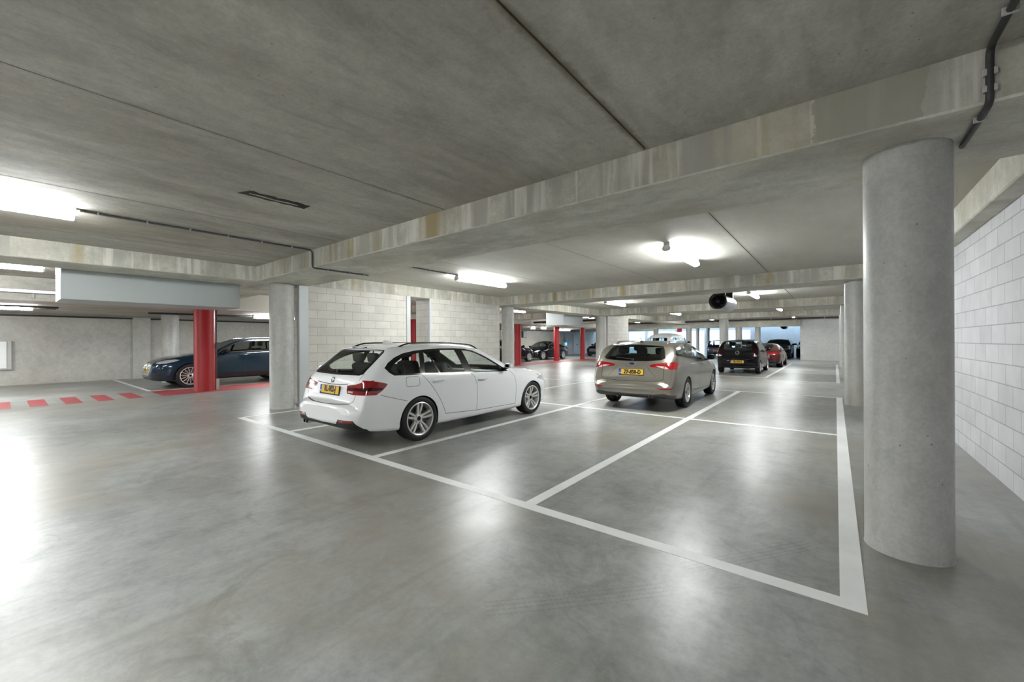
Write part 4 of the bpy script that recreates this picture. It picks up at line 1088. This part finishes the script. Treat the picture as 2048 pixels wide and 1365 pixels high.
# ================================================================== champagne estate car
M_EMB = principled('emblem_navy', (.005, .012, .06), .3)
def champagne_estate():
    sp = dict(L=4.668, tum=.52, crown=.07, shoulder=.80, lowy=.985,
        top=[(0, .535), (.02, .585), (.05, .612), (.08, .632), (.10, .68), (.125, .80), (.155, .92), (.19, 1.01), (.25, 1.09), (.36, 1.20), (.48, 1.315), (.54, 1.365), (.60, 1.39), (.8, 1.42), (1.3, 1.443), (1.9, 1.445), (2.35, 1.41), (2.7, 1.315), (3.0, 1.19), (3.3, 1.04), (3.5, .99), (4.0, .93), (4.35, .84), (4.52, .74), (4.62, .62), (4.668, .48)],
        bot=[(0, .40), (.03, .33), (.1, .29), (.4, .23), (1.1, .19), (2.5, .18), (3.8, .19), (4.4, .2), (4.668, .30)],
        plan=[(0, .62), (.015, .70), (.04, .76), (.09, .815), (.17, .858), (.3, .888), (.6, .905), (1.1, .912), (1.8, .908), (2.6, .905), (3.4, .908), (3.9, .905), (4.25, .87), (4.5, .76), (4.62, .62), (4.668, .45)],
        belt=[(0, 1.06), (.4, 1.10), (.9, 1.07), (1.8, 1.015), (2.6, .975), (3.2, .945), (3.8, .88), (4.3, .78), (4.668, .55)],
        tyre=(.325, .215, .215), xr=1.09, xf=3.79, clear=.035)
    root = cars_root('car', 'champagne coloured estate car parked beyond the empty bay, tail towards the camera', -3.375, 8.18, pi / 2 + math.radians(1.5))
    B = Body(sp, 1.0); arches(B, sp)
    B.region('window_trim', M_TRIM, 'side', [(.42, 1.165), (.50, 1.225), (.66, 1.268), (1.0, 1.322), (1.40, 1.352), (1.75, 1.362), (2.1, 1.345), (2.45, 1.27), (2.75, 1.165), (3.0, 1.035), (3.06, .965), (2.4, .985), (1.75, 1.020), (1.2, 1.062), (.80, 1.100), (.46, 1.130)])
    B.region('quarter_window', M_GLASSF, 'side', [(.46, 1.165), (.53, 1.218), (.68, 1.255), (1.0, 1.305), (1.22, 1.322), (.98, 1.092), (.80, 1.112), (.49, 1.140)])
    B.region('rear_side_window', M_GLASSF, 'side', [(1.34, 1.330), (1.75, 1.345), (1.97, 1.338), (1.78, 1.035), (1.2, 1.078), (1.08, 1.088)])
    B.region('front_side_window', M_GLASS, 'side', [(2.06, 1.332), (2.14, 1.325), (2.44, 1.25), (2.72, 1.155), (2.93, 1.045), (2.90, .985), (1.88, 1.025)])
    B.region('body_seams', M_JOINT, 'side', strip([(1.16, 1.06), (1.25, .9), (1.40, .72), (1.52, .55), (1.60, .34)], .007), inbody=True, only=['body'])
    B.region('body_seams', M_JOINT, 'side', strip([(2.0, 1.0), (2.20, .8), (2.24, .6), (2.23, .30)], .007), inbody=True, only=['body'])
    B.region('body_seams', M_JOINT, 'side', strip([(3.10, .94), (3.25, .8), (3.28, .6), (3.28, .28)], .007), inbody=True, only=['body'])
    B.region('body_seams', M_JOINT, 'side', strip([(1.60, .34), (2.23, .30), (3.28, .28)], .007), inbody=True, only=['body'])
    B.region('windshield', M_GLASS, 'top', [(2.47, -.56), (3.28, -.70), (3.34, 0), (3.28, .70), (2.47, .56), (2.42, 0)], only=['body'])
    B.region('rear_window', M_GLASSF, 'rear', [(-.665, 1.085), (-.59, 1.045), (-.3, 1.022), (0, 1.018), (.3, 1.022), (.59, 1.045), (.665, 1.085), (.60, 1.25), (.555, 1.318), (.40, 1.345), (-.40, 1.345), (-.555, 1.318), (-.60, 1.25)], only=['body'])
    for s in (1, -1): B.region('rear_window_trim', M_TRIM, 'rear', [(s * .67, 1.03), (s * .59, 1.03), (s * .50, 1.36), (s * .61, 1.36)], only=['rear_window'])
    B.region('rear_window_trim', M_TRIM, 'rear', [(-.6, 1.31), (.6, 1.31), (.6, 1.36), (-.6, 1.36)], only=['rear_window'])
    tl = [(.365, .945), (.45, .968), (.66, .995), (.80, 1.010), (.846, 1.010), (.846, .865), (.80, .862), (.66, .868), (.55, .895), (.40, .905)]
    B.region('tail_light', M_TAIL, 'rear', tl, mir=True, split=True, only=['body'])
    B.region('tail_light', M_TAIL, 'side', [(.15, 1.01), (.34, 1.0), (.46, .965), (.50, .935), (.44, .895), (.30, .865), (.15, .865)], split=True, only=['body', 'tail_light'])
    B.region('reversing_light', M_TAILW, 'rear', [(.50, .930), (.66, .925), (.66, .880), (.58, .898)], mir=True, split=True, only=['tail_light'])
    B.region('reversing_light', M_TAILW, 'rear', [(.675, .925), (.72, .905), (.76, .872), (.675, .870)], mir=True, split=True, only=['tail_light'])
    B.region('body_seams', M_JOINT, 'rear', strip([(-.665, .87), (-.665, .675), (-.60, .63), (-.3, .612), (0, .608), (.3, .612), (.60, .63), (.665, .675), (.665, .87)], .010), inbody=True, only=['body'])
    B.region('body_seams', M_JOINT, 'rear', strip([(.665, .995), (.665, .87)], .007), inbody=True, mir=True)
    B.region('body_seams', M_JOINT, 'rear', strip([(.33, .90), (.45, .76), (.52, .70)], .006), mir=True, inbody=True, only=['body'])
    B.region('reflector', M_TAIL, 'rear', [(.56, .480), (.74, .496), (.86, .50), (.80, .462), (.62, .462)], mir=True, split=True, only=['body'])
    B.region('rear_diffuser', M_LOWER, 'rear', [(-.9, .1), (.9, .1), (.88, .33), (.70, .385), (.50, .36), (0, .35), (-.50, .36), (-.70, .385), (-.88, .33)], only=['body'])
    B.region('headlight', M_HEAD, 'side', [(4.0, .80), (4.2, .83), (4.45, .75), (4.5, .66), (4.25, .70)], split=True, only=['body'])
    B.region('headlight', M_HEAD, 'front', [(.45, .78), (.88, .82), (.88, .68), (.48, .66)], mir=True, split=True, only=['body', 'headlight'])
    B.region('grille', M_BLACK, 'front', [(-.45, .52), (.45, .52), (.5, .66), (-.5, .66)], only=['body'])
    B.finish(root, M_BEIGE)
    wheelset(root, B, sp, 'multi')
    for s in (1, -1):
        roof_rail(root, B, .70, 2.35, .585, s, M_BEIGE, .032, .014)
        for hx, hz in ((1.50, .92), (2.42, .885)): handle(root, B, hx, hz, s, M_BEIGE)
        mirror(root, B, 2.86, .985, s, M_BLACKP, 1.05)
    loc, n = B.top(.78, 0); bm = bmesh.new(); tube(bm, [(0, 0, -.01), (-.02, 0, .03), (-.12, 0, .10)], .008, 6); bbox(bm, -.05, .05, -.025, .025, -.01, .03, bev=.012); bm2('antenna', bm, M_BLACK, root, loc=loc)
    bm = bmesh.new(); rows = []
    for y in np.linspace(-.56, .56, 15):
        a, _ = B.top(.80, y); c, _ = B.top(.62, y); k = (abs(y) / .56) ** 2
        rows.append([bm.verts.new((.80, y, a.z + .002)), bm.verts.new((.47 + .05 * k, y, c.z - .012)), bm.verts.new((.475 + .05 * k, y, c.z - .035)), bm.verts.new((.6, y, c.z - .05)), bm.verts.new((.78, y, a.z - .03))])
    for a, b in zip(rows, rows[1:]):
        for i in range(5): bm.faces.new((a[i], a[(i + 1) % 5], b[(i + 1) % 5], b[i]))
    bm.faces.new(rows[0]); bm.faces.new(rows[-1]); bm2('roof_spoiler', bm, M_BEIGE, root, smooth=40)
    p, n = B.rear(0, .795); plate(root, p + Vector((-.014, 0, 0)), 'ZF-858-D', facing='rear', tilt=-.12)
    p, n = B.rear(0, .962); e = empty('emblem'); e.parent = root; e.matrix_local = Matrix.Translation(p + n * .001) @ n.to_track_quat('Z', 'Y').to_matrix().to_4x4()
    bm = bmesh.new(); lathe(bm, [(.001, .007), (.066, .007), (.072, .004), (.072, 0)], 32)
    for v in bm.verts: v.co.y *= .42
    bm2('emblem_rim', bm, M_CHROME, e)
    bm = bmesh.new(); lathe(bm, [(.001, .0085), (.060, .0085), (.062, .006)], 32)
    for v in bm.verts: v.co.y *= .40
    bm2('emblem_oval', bm, M_EMB, e)
    bm = bmesh.new(); bbox(bm, -.006, 0, -.15, .15, -.012, .012, bev=.003); bm2('handle_strip', bm, M_BEIGE, root, loc=B.rear(0, .905)[0])
    exhaust(root, .03, -.44, .335, .048)
    rear_wiper(root, B, 0, 1.045, .36, 1.075)
    interior(root, B, 2.15, .86, .44)
champagne_estate()

# ================================================================== dark blue electric SUV (front view at the left)
def suv(label, x, y, head, paint, sp_over=None, res=.9, style='multi', txt='TB-517-K', glass=None, details=True, grille=M_CASING):
    glass = glass or M_GLASSR
    sp = dict(L=4.90, tum=.48, crown=.08, shoulder=.92, lowy=.98, hoodw=.76,
        top=[(0, .70), (.03, .76), (.07, .80), (.10, .90), (.15, 1.05), (.22, 1.15), (.45, 1.36), (.62, 1.50), (.72, 1.555), (1.0, 1.59), (1.6, 1.625), (2.2, 1.61), (2.55, 1.55), (2.9, 1.41), (3.25, 1.21), (3.42, 1.13), (3.7, 1.09), (4.2, 1.02), (4.55, .93), (4.72, .86), (4.82, .78), (4.88, .62), (4.90, .5)],
        bot=[(0, .48), (.05, .38), (.2, .30), (1., .24), (3.9, .23), (4.6, .24), (4.82, .27), (4.90, .36)],
        plan=[(0, .64), (.04, .78), (.1, .86), (.25, .92), (.6, .955), (1.1, .967), (2.4, .955), (3.4, .962), (4.0, .965), (4.35, .94), (4.6, .87), (4.76, .76), (4.86, .62), (4.90, .48)],
        belt=[(0, 1.17), (.5, 1.165), (1.5, 1.155), (2.5, 1.12), (3.2, 1.07), (3.8, 1.0), (4.4, .90), (4.9, .7)],
        tyre=(.385, .285, .25), xr=1.02, xf=3.95, clear=.04)
    if sp_over: sp.update(sp_over)
    k = sp['L'] / 4.9
    root = cars_root('car', label, x, y, head); B = Body(sp, res); arches(B, sp)
    zk = sp.get('zk', 1.)
    def S(P): return [(a * k, b * zk) for a, b in P]
    B.region('window_trim', M_TRIM, 'side', S([(.62, 1.22), (.80, 1.40), (1.1, 1.49), (1.6, 1.528), (2.2, 1.522), (2.45, 1.495), (2.72, 1.40), (3.05, 1.225), (3.22, 1.10), (2.4, 1.142), (1.6, 1.168), (.75, 1.180)]))
    if details:
        B.region('chrome_strip', M_CHROME, 'side', strip(S([(.80, 1.39), (1.1, 1.482), (1.6, 1.520), (2.2, 1.514), (2.45, 1.487), (2.72, 1.392), (3.05, 1.217), (3.19, 1.115)]), .016))
        B.region('chrome_strip', M_CHROME, 'side', strip(S([(.75, 1.187), (1.6, 1.175), (2.4, 1.149), (3.1, 1.112)]), .016))
    B.region('quarter_window', glass, 'side', S([(.66, 1.23), (.82, 1.385), (1.05, 1.465), (.98, 1.195), (.76, 1.195)]))
    B.region('rear_side_window', glass, 'side', S([(1.12, 1.475), (1.6, 1.505), (2.12, 1.50), (2.22, 1.165), (1.6, 1.185), (1.04, 1.195)]))
    B.region('front_side_window', glass, 'side', S([(2.20, 1.50), (2.43, 1.475), (2.70, 1.38), (3.00, 1.215), (3.06, 1.125), (2.30, 1.165)]))
    B.region('windshield', glass, 'top', S([(2.55, -.60 / zk), (3.36, -.76 / zk), (3.42, 0), (3.36, .76 / zk), (2.55, .60 / zk), (2.5, 0)]), only=['body'])
    B.region('rear_window', glass, 'rear', [(-.66, 1.20 * zk), (.66, 1.20 * zk), (.58, 1.50 * zk), (-.58, 1.50 * zk)], only=['body'])
    B.region('tail_light', M_TAIL, 'rear', [(.35, 1.06 * zk), (.84, 1.08 * zk), (.84, .98 * zk), (.35, 1.0 * zk)], mir=True, split=True, only=['body'])
    for P in ([(1.14, 1.16), (1.35, .9), (1.5, .62), (1.62, .40)], [(2.26, 1.14), (2.38, .95), (2.40, .42)], [(3.28, 1.06), (3.40, .9), (3.42, .42)]):
        B.region('body_seams', M_JOINT, 'side', strip(S(P), .007), inbody=True, only=['body'])
    B.region('sill_cladding', M_BLACK, 'side', S([(1.2, .2), (3.7, .2), (3.62, .42), (1.35, .42)]), only=['body'])
    B.region('headlight', M_HEAD, 'side', S([(4.22, .90), (4.34, .925), (4.56, .895), (4.70, .85), (4.72, .79), (4.55, .81), (4.38, .845)]), split=True, only=['body'])
    B.region('headlight', M_HEAD, 'front', [(.50, .855 * zk), (.70, .885 * zk), (.86, .90 * zk), (.86, .80 * zk), (.62, .80 * zk)], mir=True, split=True, only=['body', 'headlight'])
    gp = [(-.50, .60), (-.42, .80), (-.34, .85), (.34, .85), (.42, .80), (.50, .60), (.38, .42), (-.38, .42)]; gp = [(a, b * zk) for a, b in gp]
    B.region('grille_frame', M_CHROME if details else M_BLACK, 'front', gp, only=['body'])
    B.region('grille', grille, 'front', [(a * .93, .63 * zk + (b - .63 * zk) * .88) for a, b in gp], only=['grille_frame'])
    B.region('air_intake', M_BLACK, 'front', [(.56, .36 * zk), (.86, .40 * zk), (.84, .52 * zk), (.60, .52 * zk)], mir=True, split=True, only=['body'])
    B.region('lower_bumper', M_BLACK, 'front', [(-.9, .1), (.9, .1), (.8, .34 * zk), (-.8, .34 * zk)], only=['body'])
    B.finish(root, paint); wheelset(root, B, sp, style, details)
    for s in (1, -1):
        mirror(root, B, 2.98 * k, 1.10 * zk, s, M_BLACKP, 1.15)
        if details:
            roof_rail(root, B, .9 * k, 2.45 * k, .66, s, M_CHROME, .045, .014)
            for hx in (1.52, 2.52): handle(root, B, hx * k, 1.02 * zk, s, paint)
    L = sp['L']
    if details: p, n = B.front(0, .58 * zk); plate(root, p + Vector((.012, 0, 0)), txt, facing='front', detail=False)
    if details:
        bm = bmesh.new()
        for yy in np.linspace(-.36, .36, 9):
            if abs(yy) < .02: continue
            pts = []
            for zz in np.linspace(.46, .83, 6):
                q, n = B.front(yy, zz * zk); pts.append(q + n * .006)
            tube(bm, pts, .009, 6)
        bm2('grille_bars', bm, M_CHROME, root, smooth=True)
        e = empty('emblem'); e.parent = root; p, n = B.front(0, .775 * zk); e.location = p + Vector((.014, 0, 0))
        for i in range(4):
            bm = bmesh.new(); tube(bm, [(0, (i - 1.5) * .062 + .042 * math.cos(a), .042 * math.sin(a)) for a in np.linspace(0, 2 * pi, 25)], .006, 6, caps=False); bm2('emblem_ring', bm, M_CHROME, e, smooth=True)
        interior(root, B, 2.2, .90, .55)
suv('dark blue car with multi spoke wheels behind the thick red column', -17.25, 7.80, -pi / 2, M_NAVY)

# ================================================================== small hatchback
def hatch(label, x, y, head, paint, res=.8, txt='TR-419-R', style='ten', details=True):
    sp = dict(L=3.60, tum=.40, crown=.07, shoulder=.86, lowy=.985,
        top=[(0, .62), (.02, .72), (.04, .80), (.07, .93), (.12, 1.02), (.20, 1.14), (.30, 1.28), (.38, 1.39), (.46, 1.425), (.7, 1.45), (1.2, 1.478), (1.7, 1.47), (2.0, 1.43), (2.3, 1.28), (2.6, 1.09), (2.78, 1.0), (3.0, .96), (3.3, .88), (3.48, .76), (3.57, .62), (3.6, .5)],
        bot=[(0, .36), (.03, .28), (.1, .25), (.6, .20), (3., .19), (3.5, .22), (3.6, .3)],
        plan=[(0, .64), (.02, .71), (.06, .765), (.15, .80), (.4, .820), (1., .823), (2.2, .82), (2.9, .82), (3.2, .79), (3.42, .70), (3.54, .58), (3.6, .42)],
        belt=[(0, 1.02), (.4, 1.0), (1.2, .96), (2.2, .93), (2.8, .90), (3.2, .84), (3.6, .62)],
        tyre=(.285, .19, .175), xr=.56, xf=2.98, clear=.035)
    root = cars_root('car', label, x, y, head); B = Body(sp, res); arches(B, sp)
    B.region('window_trim', M_TRIM, 'side', [(.40, 1.02), (.48, 1.30), (.60, 1.36), (1.3, 1.392), (1.8, 1.38), (2.05, 1.33), (2.35, 1.15), (2.58, .96), (1.6, .97), (.9, .985)])
    B.region('rear_side_window', M_GLASSR, 'side', [(.45, 1.04), (.52, 1.29), (.62, 1.34), (1.18, 1.365), (1.24, .995), (.9, 1.0)])
    B.region('front_side_window', M_GLASS, 'side', [(1.26, 1.368), (1.78, 1.355), (2.02, 1.30), (2.30, 1.13), (2.44, .98), (1.32, .99)])
    B.region('windshield', M_GLASS, 'top', [(2.02, -.56), (2.66, -.66), (2.72, 0), (2.66, .66), (2.02, .56), (1.97, 0)], only=['body'])
    B.region('tailgate_glass', M_TRIM, 'rear', [(-.60, .98), (-.66, .86), (-.40, .80), (0, .78), (.40, .80), (.66, .86), (.60, .98), (.56, 1.40), (-.56, 1.40)], only=['body'])
    B.region('rear_window', M_GLASS, 'rear', [(-.56, 1.02), (-.3, .99), (.3, .99), (.56, 1.02), (.50, 1.34), (.45, 1.375), (-.45, 1.375), (-.50, 1.34)], only=['tailgate_glass'])
    B.region('tail_light', M_TAILD, 'rear', [(.58, 1.04), (.70, 1.06), (.76, 1.045), (.76, .74), (.62, .74), (.56, .80)], mir=True, split=True, only=['body', 'tailgate_glass'])
    B.region('tail_light', M_TAILD, 'side', [(.03, 1.04), (.22, 1.03), (.26, .96), (.22, .78), (.06, .74)], split=True, only=['body', 'tail_light'])
    B.region('reversing_light', M_TAILW, 'rear', [(.60, .80), (.74, .80), (.74, .75), (.63, .75)], mir=True, split=True, only=['tail_light'])
    B.region('reflector', M_TAILD, 'rear', [(.55, .42), (.76, .44), (.74, .50), (.58, .47)], mir=True, split=True, only=['body'])
    B.region('lower_bumper', M_BLACK, 'rear', [(-.9, .1), (.9, .1), (.8, .34), (-.8, .34)], only=['body'])
    for P in ([(1.2, .99), (1.12, .8), (1.05, .5), (1.02, .34)], [(2.5, .95), (2.55, .7), (2.5, .34)]): B.region('body_seams', M_JOINT, 'side', strip(P, .007), inbody=True, only=['body'])
    B.region('headlight', M_HEAD, 'front', [(.40, .70), (.80, .84), (.80, .66), (.5, .60)], mir=True, split=True, only=['body'])
    B.finish(root, paint); wheelset(root, B, sp, style, details)
    for s in (1, -1): mirror(root, B, 2.34, .97, s, paint); handle(root, B, 1.42, .87, s, paint)
    p, n = B.rear(0, .515); plate(root, p + Vector((-.012, 0, 0)), txt, facing='rear', detail=details)
    if details:
        p, n = B.rear(0, .90); e = empty('emblem'); e.parent = root; e.matrix_local = Matrix.Translation(p + n * .004) @ n.to_track_quat('Z', 'Y').to_matrix().to_4x4()
        bm = bmesh.new(); tube(bm, [(.075 * math.cos(a), .075 * math.sin(a), 0) for a in np.linspace(0, 2 * pi, 33)], .008, 6, caps=False); bm2('emblem_rim', bm, M_CHROME, e, smooth=True)
        bm = bmesh.new(); tube(bm, [(-.028, .062, 0), (0, .008, 0), (.028, .062, 0)], .007, 6); tube(bm, [(-.06, .035, 0), (-.026, -.058, 0), (0, .0, 0), (.026, -.058, 0), (.06, .035, 0)], .007, 6); bm2('emblem_letters', bm, M_CHROME, e)
        loc, n = B.top(.42, 0); bm = bmesh.new(); tube(bm, [(0, 0, 0), (-.04, 0, .16)], .005, 6); bm2('antenna', bm, M_BLACK, root, loc=loc)
        rear_wiper(root, B, 0, 1.005, .32, 1.03); interior(root, B, 1.62, .80, .42)
hatch('small black hatchback with a yellow plate, before the slim white column', -3.325, 19.78, pi / 2, M_BLACKP)

# ================================================================== sports coupe
def coupe(label, x, y, head, paint):
    sp = dict(L=4.50, tum=.62, crown=.09, shoulder=.66, lowy=.985, hoodw=.70,
        top=[(0, .60), (.03, .70), (.08, .77), (.2, .85), (.5, .96), (.9, 1.09), (1.3, 1.20), (1.8, 1.285), (2.2, 1.28), (2.5, 1.2), (2.8, 1.06), (3.1, .90), (3.3, .85), (3.8, .78), (4.2, .68), (4.42, .56), (4.5, .45)],
        bot=[(0, .36), (.05, .26), (.3, .2), (1.5, .15), (3.8, .16), (4.4, .18), (4.5, .28)],
        plan=[(0, .60), (.03, .72), (.1, .81), (.3, .89), (.8, .925), (1.3, .92), (2.2, .86), (3., .88), (3.5, .90), (4.0, .86), (4.3, .74), (4.45, .58), (4.5, .45)],
        belt=[(0, .82), (.6, .90), (1.2, .90), (2., .87), (2.8, .85), (3.5, .80), (4.2, .68), (4.5, .55)],
        tyre=(.335, .25, .28), xr=1.03, xf=3.48, clear=.03)
    root = cars_root('car', label, x, y, head); B = Body(sp, .7); arches(B, sp)
    B.region('side_window', M_GLASSR, 'side', [(1.15, .96), (1.5, 1.11), (1.9, 1.185), (2.2, 1.175), (2.5, 1.08), (2.75, .92), (2.2, .91), (1.5, .93)])
    B.region('rear_window', M_GLASSR, 'rear', [(-.48, .98), (.48, .98), (.46, 1.2), (-.46, 1.2)], only=['body'])
    B.region('windshield', M_GLASSR, 'top', [(2.3, -.5), (3.0, -.64), (3.08, 0), (3.0, .64), (2.3, .5)], only=['body'])
    B.region('tail_light', M_TAIL, 'rear', [(-.9, .80), (.9, .80), (.9, .72), (-.9, .72)], only=['body'])
    B.region('number_recess', M_PGREY, 'rear', [(-.42, .68), (.42, .68), (.42, .48), (-.42, .48)], only=['body'])
    B.region('lower_bumper', M_BLACK, 'rear', [(-.9, .1), (.9, .1), (.7, .36), (-.7, .36)], only=['body'])
    B.region('headlight', M_HEAD, 'front', oval(.62, .70, .14, .10), mir=True, split=True, only=['body'])
    B.finish(root, paint); wheelset(root, B, sp, 'ten', False)
    for s in (1, -1): mirror(root, B, 2.7, .88, s, paint, .9)
    exhaust(root, .03, -.3, .3, .05); exhaust(root, .03, .3, .3, .05)
coupe('low red sports coupe tucked behind the right side of the small black hatchback', -3.12, 25.1, pi / 2, M_PREDL)

# ================================================================== fastback saloon
def saloon(label, x, y, head, paint):
    sp = dict(L=4.69, tum=.55, crown=.08, shoulder=.76, lowy=.985,
        top=[(0, .68), (.03, .82), (.07, .95), (.2, 1.00), (.5, 1.06), (1.0, 1.24), (1.5, 1.39), (1.9, 1.435), (2.3, 1.43), (2.7, 1.33), (3.1, 1.14), (3.45, .96), (3.7, .92), (4.2, .83), (4.5, .70), (4.64, .56), (4.69, .45)],
        bot=[(0, .38), (.05, .28), (.3, .2), (1., .16), (3.8, .16), (4.5, .18), (4.69, .28)],
        plan=[(0, .62), (.04, .74), (.12, .82), (.35, .88), (.9, .92), (2., .915), (3.4, .92), (3.9, .91), (4.3, .82), (4.55, .68), (4.69, .45)],
        belt=[(0, .97), (.8, .965), (1.6, .95), (2.6, .92), (3.2, .89), (3.8, .84), (4.3, .74), (4.69, .55)],
        tyre=(.34, .25, .235), xr=.97, xf=3.845, clear=.03)
    root = cars_root('car', label, x, y, head); B = Body(sp, .7); arches(B, sp)
    B.region('window_trim', M_CHROME, 'side', [(.70, 1.0), (1.1, 1.20), (1.5, 1.30), (1.9, 1.345), (2.3, 1.335), (2.65, 1.24), (3.0, 1.08), (3.22, .93), (2., .955)])
    B.region('rear_side_window', M_GLASSR, 'side', [(.80, 1.01), (1.13, 1.18), (1.5, 1.275), (1.88, 1.32), (1.95, .975), (1.3, .985)])
    B.region('front_side_window', M_GLASSR, 'side', [(1.96, 1.322), (2.28, 1.315), (2.62, 1.22), (2.95, 1.06), (3.06, .955), (2.03, .975)])
    B.region('windshield', M_GLASSR, 'top', [(2.5, -.58), (3.35, -.72), (3.45, 0), (3.35, .72), (2.5, .58)], only=['body'])
    B.region('rear_window', M_GLASSR, 'top', [(.75, -.62), (1.5, -.58), (1.5, .58), (.75, .62)], only=['body'])
    B.region('headlight', M_HEAD, 'front', [(.52, .66), (.74, .73), (.74, .65), (.55, .61)], mir=True, split=True, only=['body'])
    B.region('headlight', M_HEAD, 'side', [(4.1, .76), (4.3, .78), (4.5, .68), (4.45, .62)], split=True, only=['body', 'headlight'])
    B.region('tail_light', M_TAIL, 'rear', [(.45, .92), (.92, .95), (.92, .82), (.5, .84)], mir=True, split=True, only=['body'])
    B.region('sill_cladding', M_BLACK, 'side', [(1.2, .1), (3.5, .1), (3.45, .26), (1.3, .26)], only=['body'])
    for P in ([(.98, .97), (1.2, .8), (1.4, .5), (1.45, .27)], [(2.0, .95), (2.12, .8), (2.15, .27)], [(3.2, .9), (3.28, .7), (3.25, .27)]): B.region('body_seams', M_JOINT, 'side', strip(P, .007), inbody=True, only=['body'])
    B.finish(root, paint); wheelset(root, B, sp, 'ten', False)
    for s in (1, -1): mirror(root, B, 2.95, .96, s, paint)
saloon('black saloon with pale wheels behind the middle red column, nose to the left', -18.15, 29.4, -pi / 2, M_BLACKP)

# ================================================================== old rounded van
def van(label, x, y, head):
    sp = dict(L=4.28, tum=.16, crown=.22, shoulder=.95, lowy=1.0, hoodw=.9,
        top=[(0, 1.05), (.03, 1.3), (.08, 1.5), (.18, 1.68), (.40, 1.84), (.8, 1.93), (1.6, 1.96), (2.8, 1.96), (3.5, 1.92), (3.8, 1.84), (4.0, 1.70), (4.12, 1.45), (4.20, 1.15), (4.25, .95), (4.28, .8)],
        bot=[(0, .5), (.05, .38), (.2, .3), (4., .3), (4.2, .36), (4.28, .5)],
        plan=[(0, .55), (.03, .67), (.08, .75), (.2, .83), (.45, .865), (2, .87), (3.6, .865), (3.9, .83), (4.1, .74), (4.22, .6), (4.28, .45)],
        belt=[(0, 1.18), (2, 1.18), (4.28, 1.18)], tyre=(.33, .2, .17), xr=.95, xf=3.35, clear=.05)
    root = cars_root('van', label, x, y, head, 'van'); B = Body(sp, .7); arches(B, sp)
    for x0, x1 in ((.42, .95), (1.02, 1.5), (1.57, 2.1), (2.75, 3.25)): B.region('side_window', M_GLASSR, 'side', rrect((x0 + x1) / 2, 1.45, x1 - x0, .34, .06))
    B.region('cab_window', M_GLASSR, 'side', [(3.32, 1.62), (3.75, 1.60), (3.86, 1.30), (3.32, 1.28)])
    B.region('windshield', M_GLASSR, 'front', [(.04, 1.30), (.66, 1.28), (.60, 1.62), (.04, 1.66)], mir=True, split=True, only=['body'])
    B.region('headlight', M_HEAD, 'front', oval(.52, .80, .10, .10), mir=True, split=True, only=['body'])
    B.region('rear_window', M_GLASSR, 'rear', rrect(0, 1.47, 1.24, .30, .08), only=['body'])
    B.finish(root, M_BUS); wheelset(root, B, sp, 'five', False)
    for s in (1, -1): mirror(root, B, 3.82, 1.25, s, M_BLACKP, 1.2)
van('old rounded white van whose roof and windows show over the champagne estate car', -9.26, 27.15, pi / 2)

# other cars, far off
hatch('dark violet hatchback far off against the bright opening, left of the white column', -8.15, 38.9, pi / 2, principled('paint_violet', (.03, .025, .09), .3, .2, coat=1), .55, 'NB-203-V', 'five', False)
SM = dict(L=4.45, tyre=(.34, .24, .22), xr=.92, xf=3.6,
    top=[(0, .70), (.03, .76), (.07, .80), (.10, .90), (.15, 1.02), (.22, 1.10), (.42, 1.28), (.56, 1.41), (.66, 1.46), (.9, 1.49), (1.5, 1.53), (2.0, 1.51), (2.32, 1.46), (2.63, 1.33), (2.95, 1.14), (3.1, 1.07), (3.36, 1.03), (3.8, .97), (4.13, .88), (4.29, .80), (4.38, .72), (4.43, .58), (4.45, .48)],
    bot=[(0, .45), (.05, .35), (.2, .26), (1., .20), (3.6, .19), (4.2, .2), (4.38, .24), (4.45, .34)],
    plan=[(0, .62), (.04, .75), (.1, .82), (.25, .87), (.6, .90), (1.1, .91), (2.2, .90), (3.1, .905), (3.6, .91), (3.95, .88), (4.18, .82), (4.32, .72), (4.41, .58), (4.45, .45)],
    belt=[(0, 1.10), (.5, 1.095), (1.4, 1.085), (2.3, 1.05), (2.9, 1.0), (3.45, .94), (4.0, .85), (4.45, .66)], zk=.94, shoulder=.86)
suv('black car far off facing the camera, right behind the red coupe', -3.55, 41.2, -pi / 2, M_BLACKP, SM, .55, 'ten', 'GX-118-P', M_GLASSD, False, M_BLACK)
suv('dark car half hidden by the edge of the plain white far wall', -1.55, 43.4, -pi / 2, M_BLACKP, SM, .55, 'five', 'HN-640-S', M_GLASSD, False, M_BLACK)
suv('dark car whose roof shows left of the far black car', -6.0, 43.6, -pi / 2, M_BLACKP, SM, .55, 'five', 'KF-771-T', M_GLASSD, False, M_BLACK)
suv('black car nose right behind the first far red column', -17.75, 19.6, pi / 2, M_BLACKP, SM, .7, 'ten', 'PL-356-B', M_GLASSR, False, M_BLACK)
suv('black car at the edge of the far column, right of the farthest red column', -17.3, 38.2, -pi / 2, M_BLACKP, SM, .55, 'ten', 'RD-925-H', M_GLASSD, False, M_BLACK)

# ------------------------------------------------------------------ daylight outside and view settings
w = bpy.data.worlds.new('world'); sc.world = w; w.use_nodes = True
bg = w.node_tree.nodes['Background']; bg.inputs[0].default_value = (.50, .73, 1., 1); bg.inputs[1].default_value = 2.3
sc.view_settings.view_transform = 'Standard'; sc.view_settings.look = 'None'; sc.view_settings.gamma = 1; sc.view_settings.exposure = .88
sc.view_settings.use_curve_mapping = False
sc.cycles.use_denoising = True; sc.cycles.max_bounces = 6; sc.cycles.use_light_tree = False; sc.cycles.use_adaptive_sampling = True; sc.cycles.adaptive_threshold = .035; sc.cycles.sample_clamp_indirect = 12
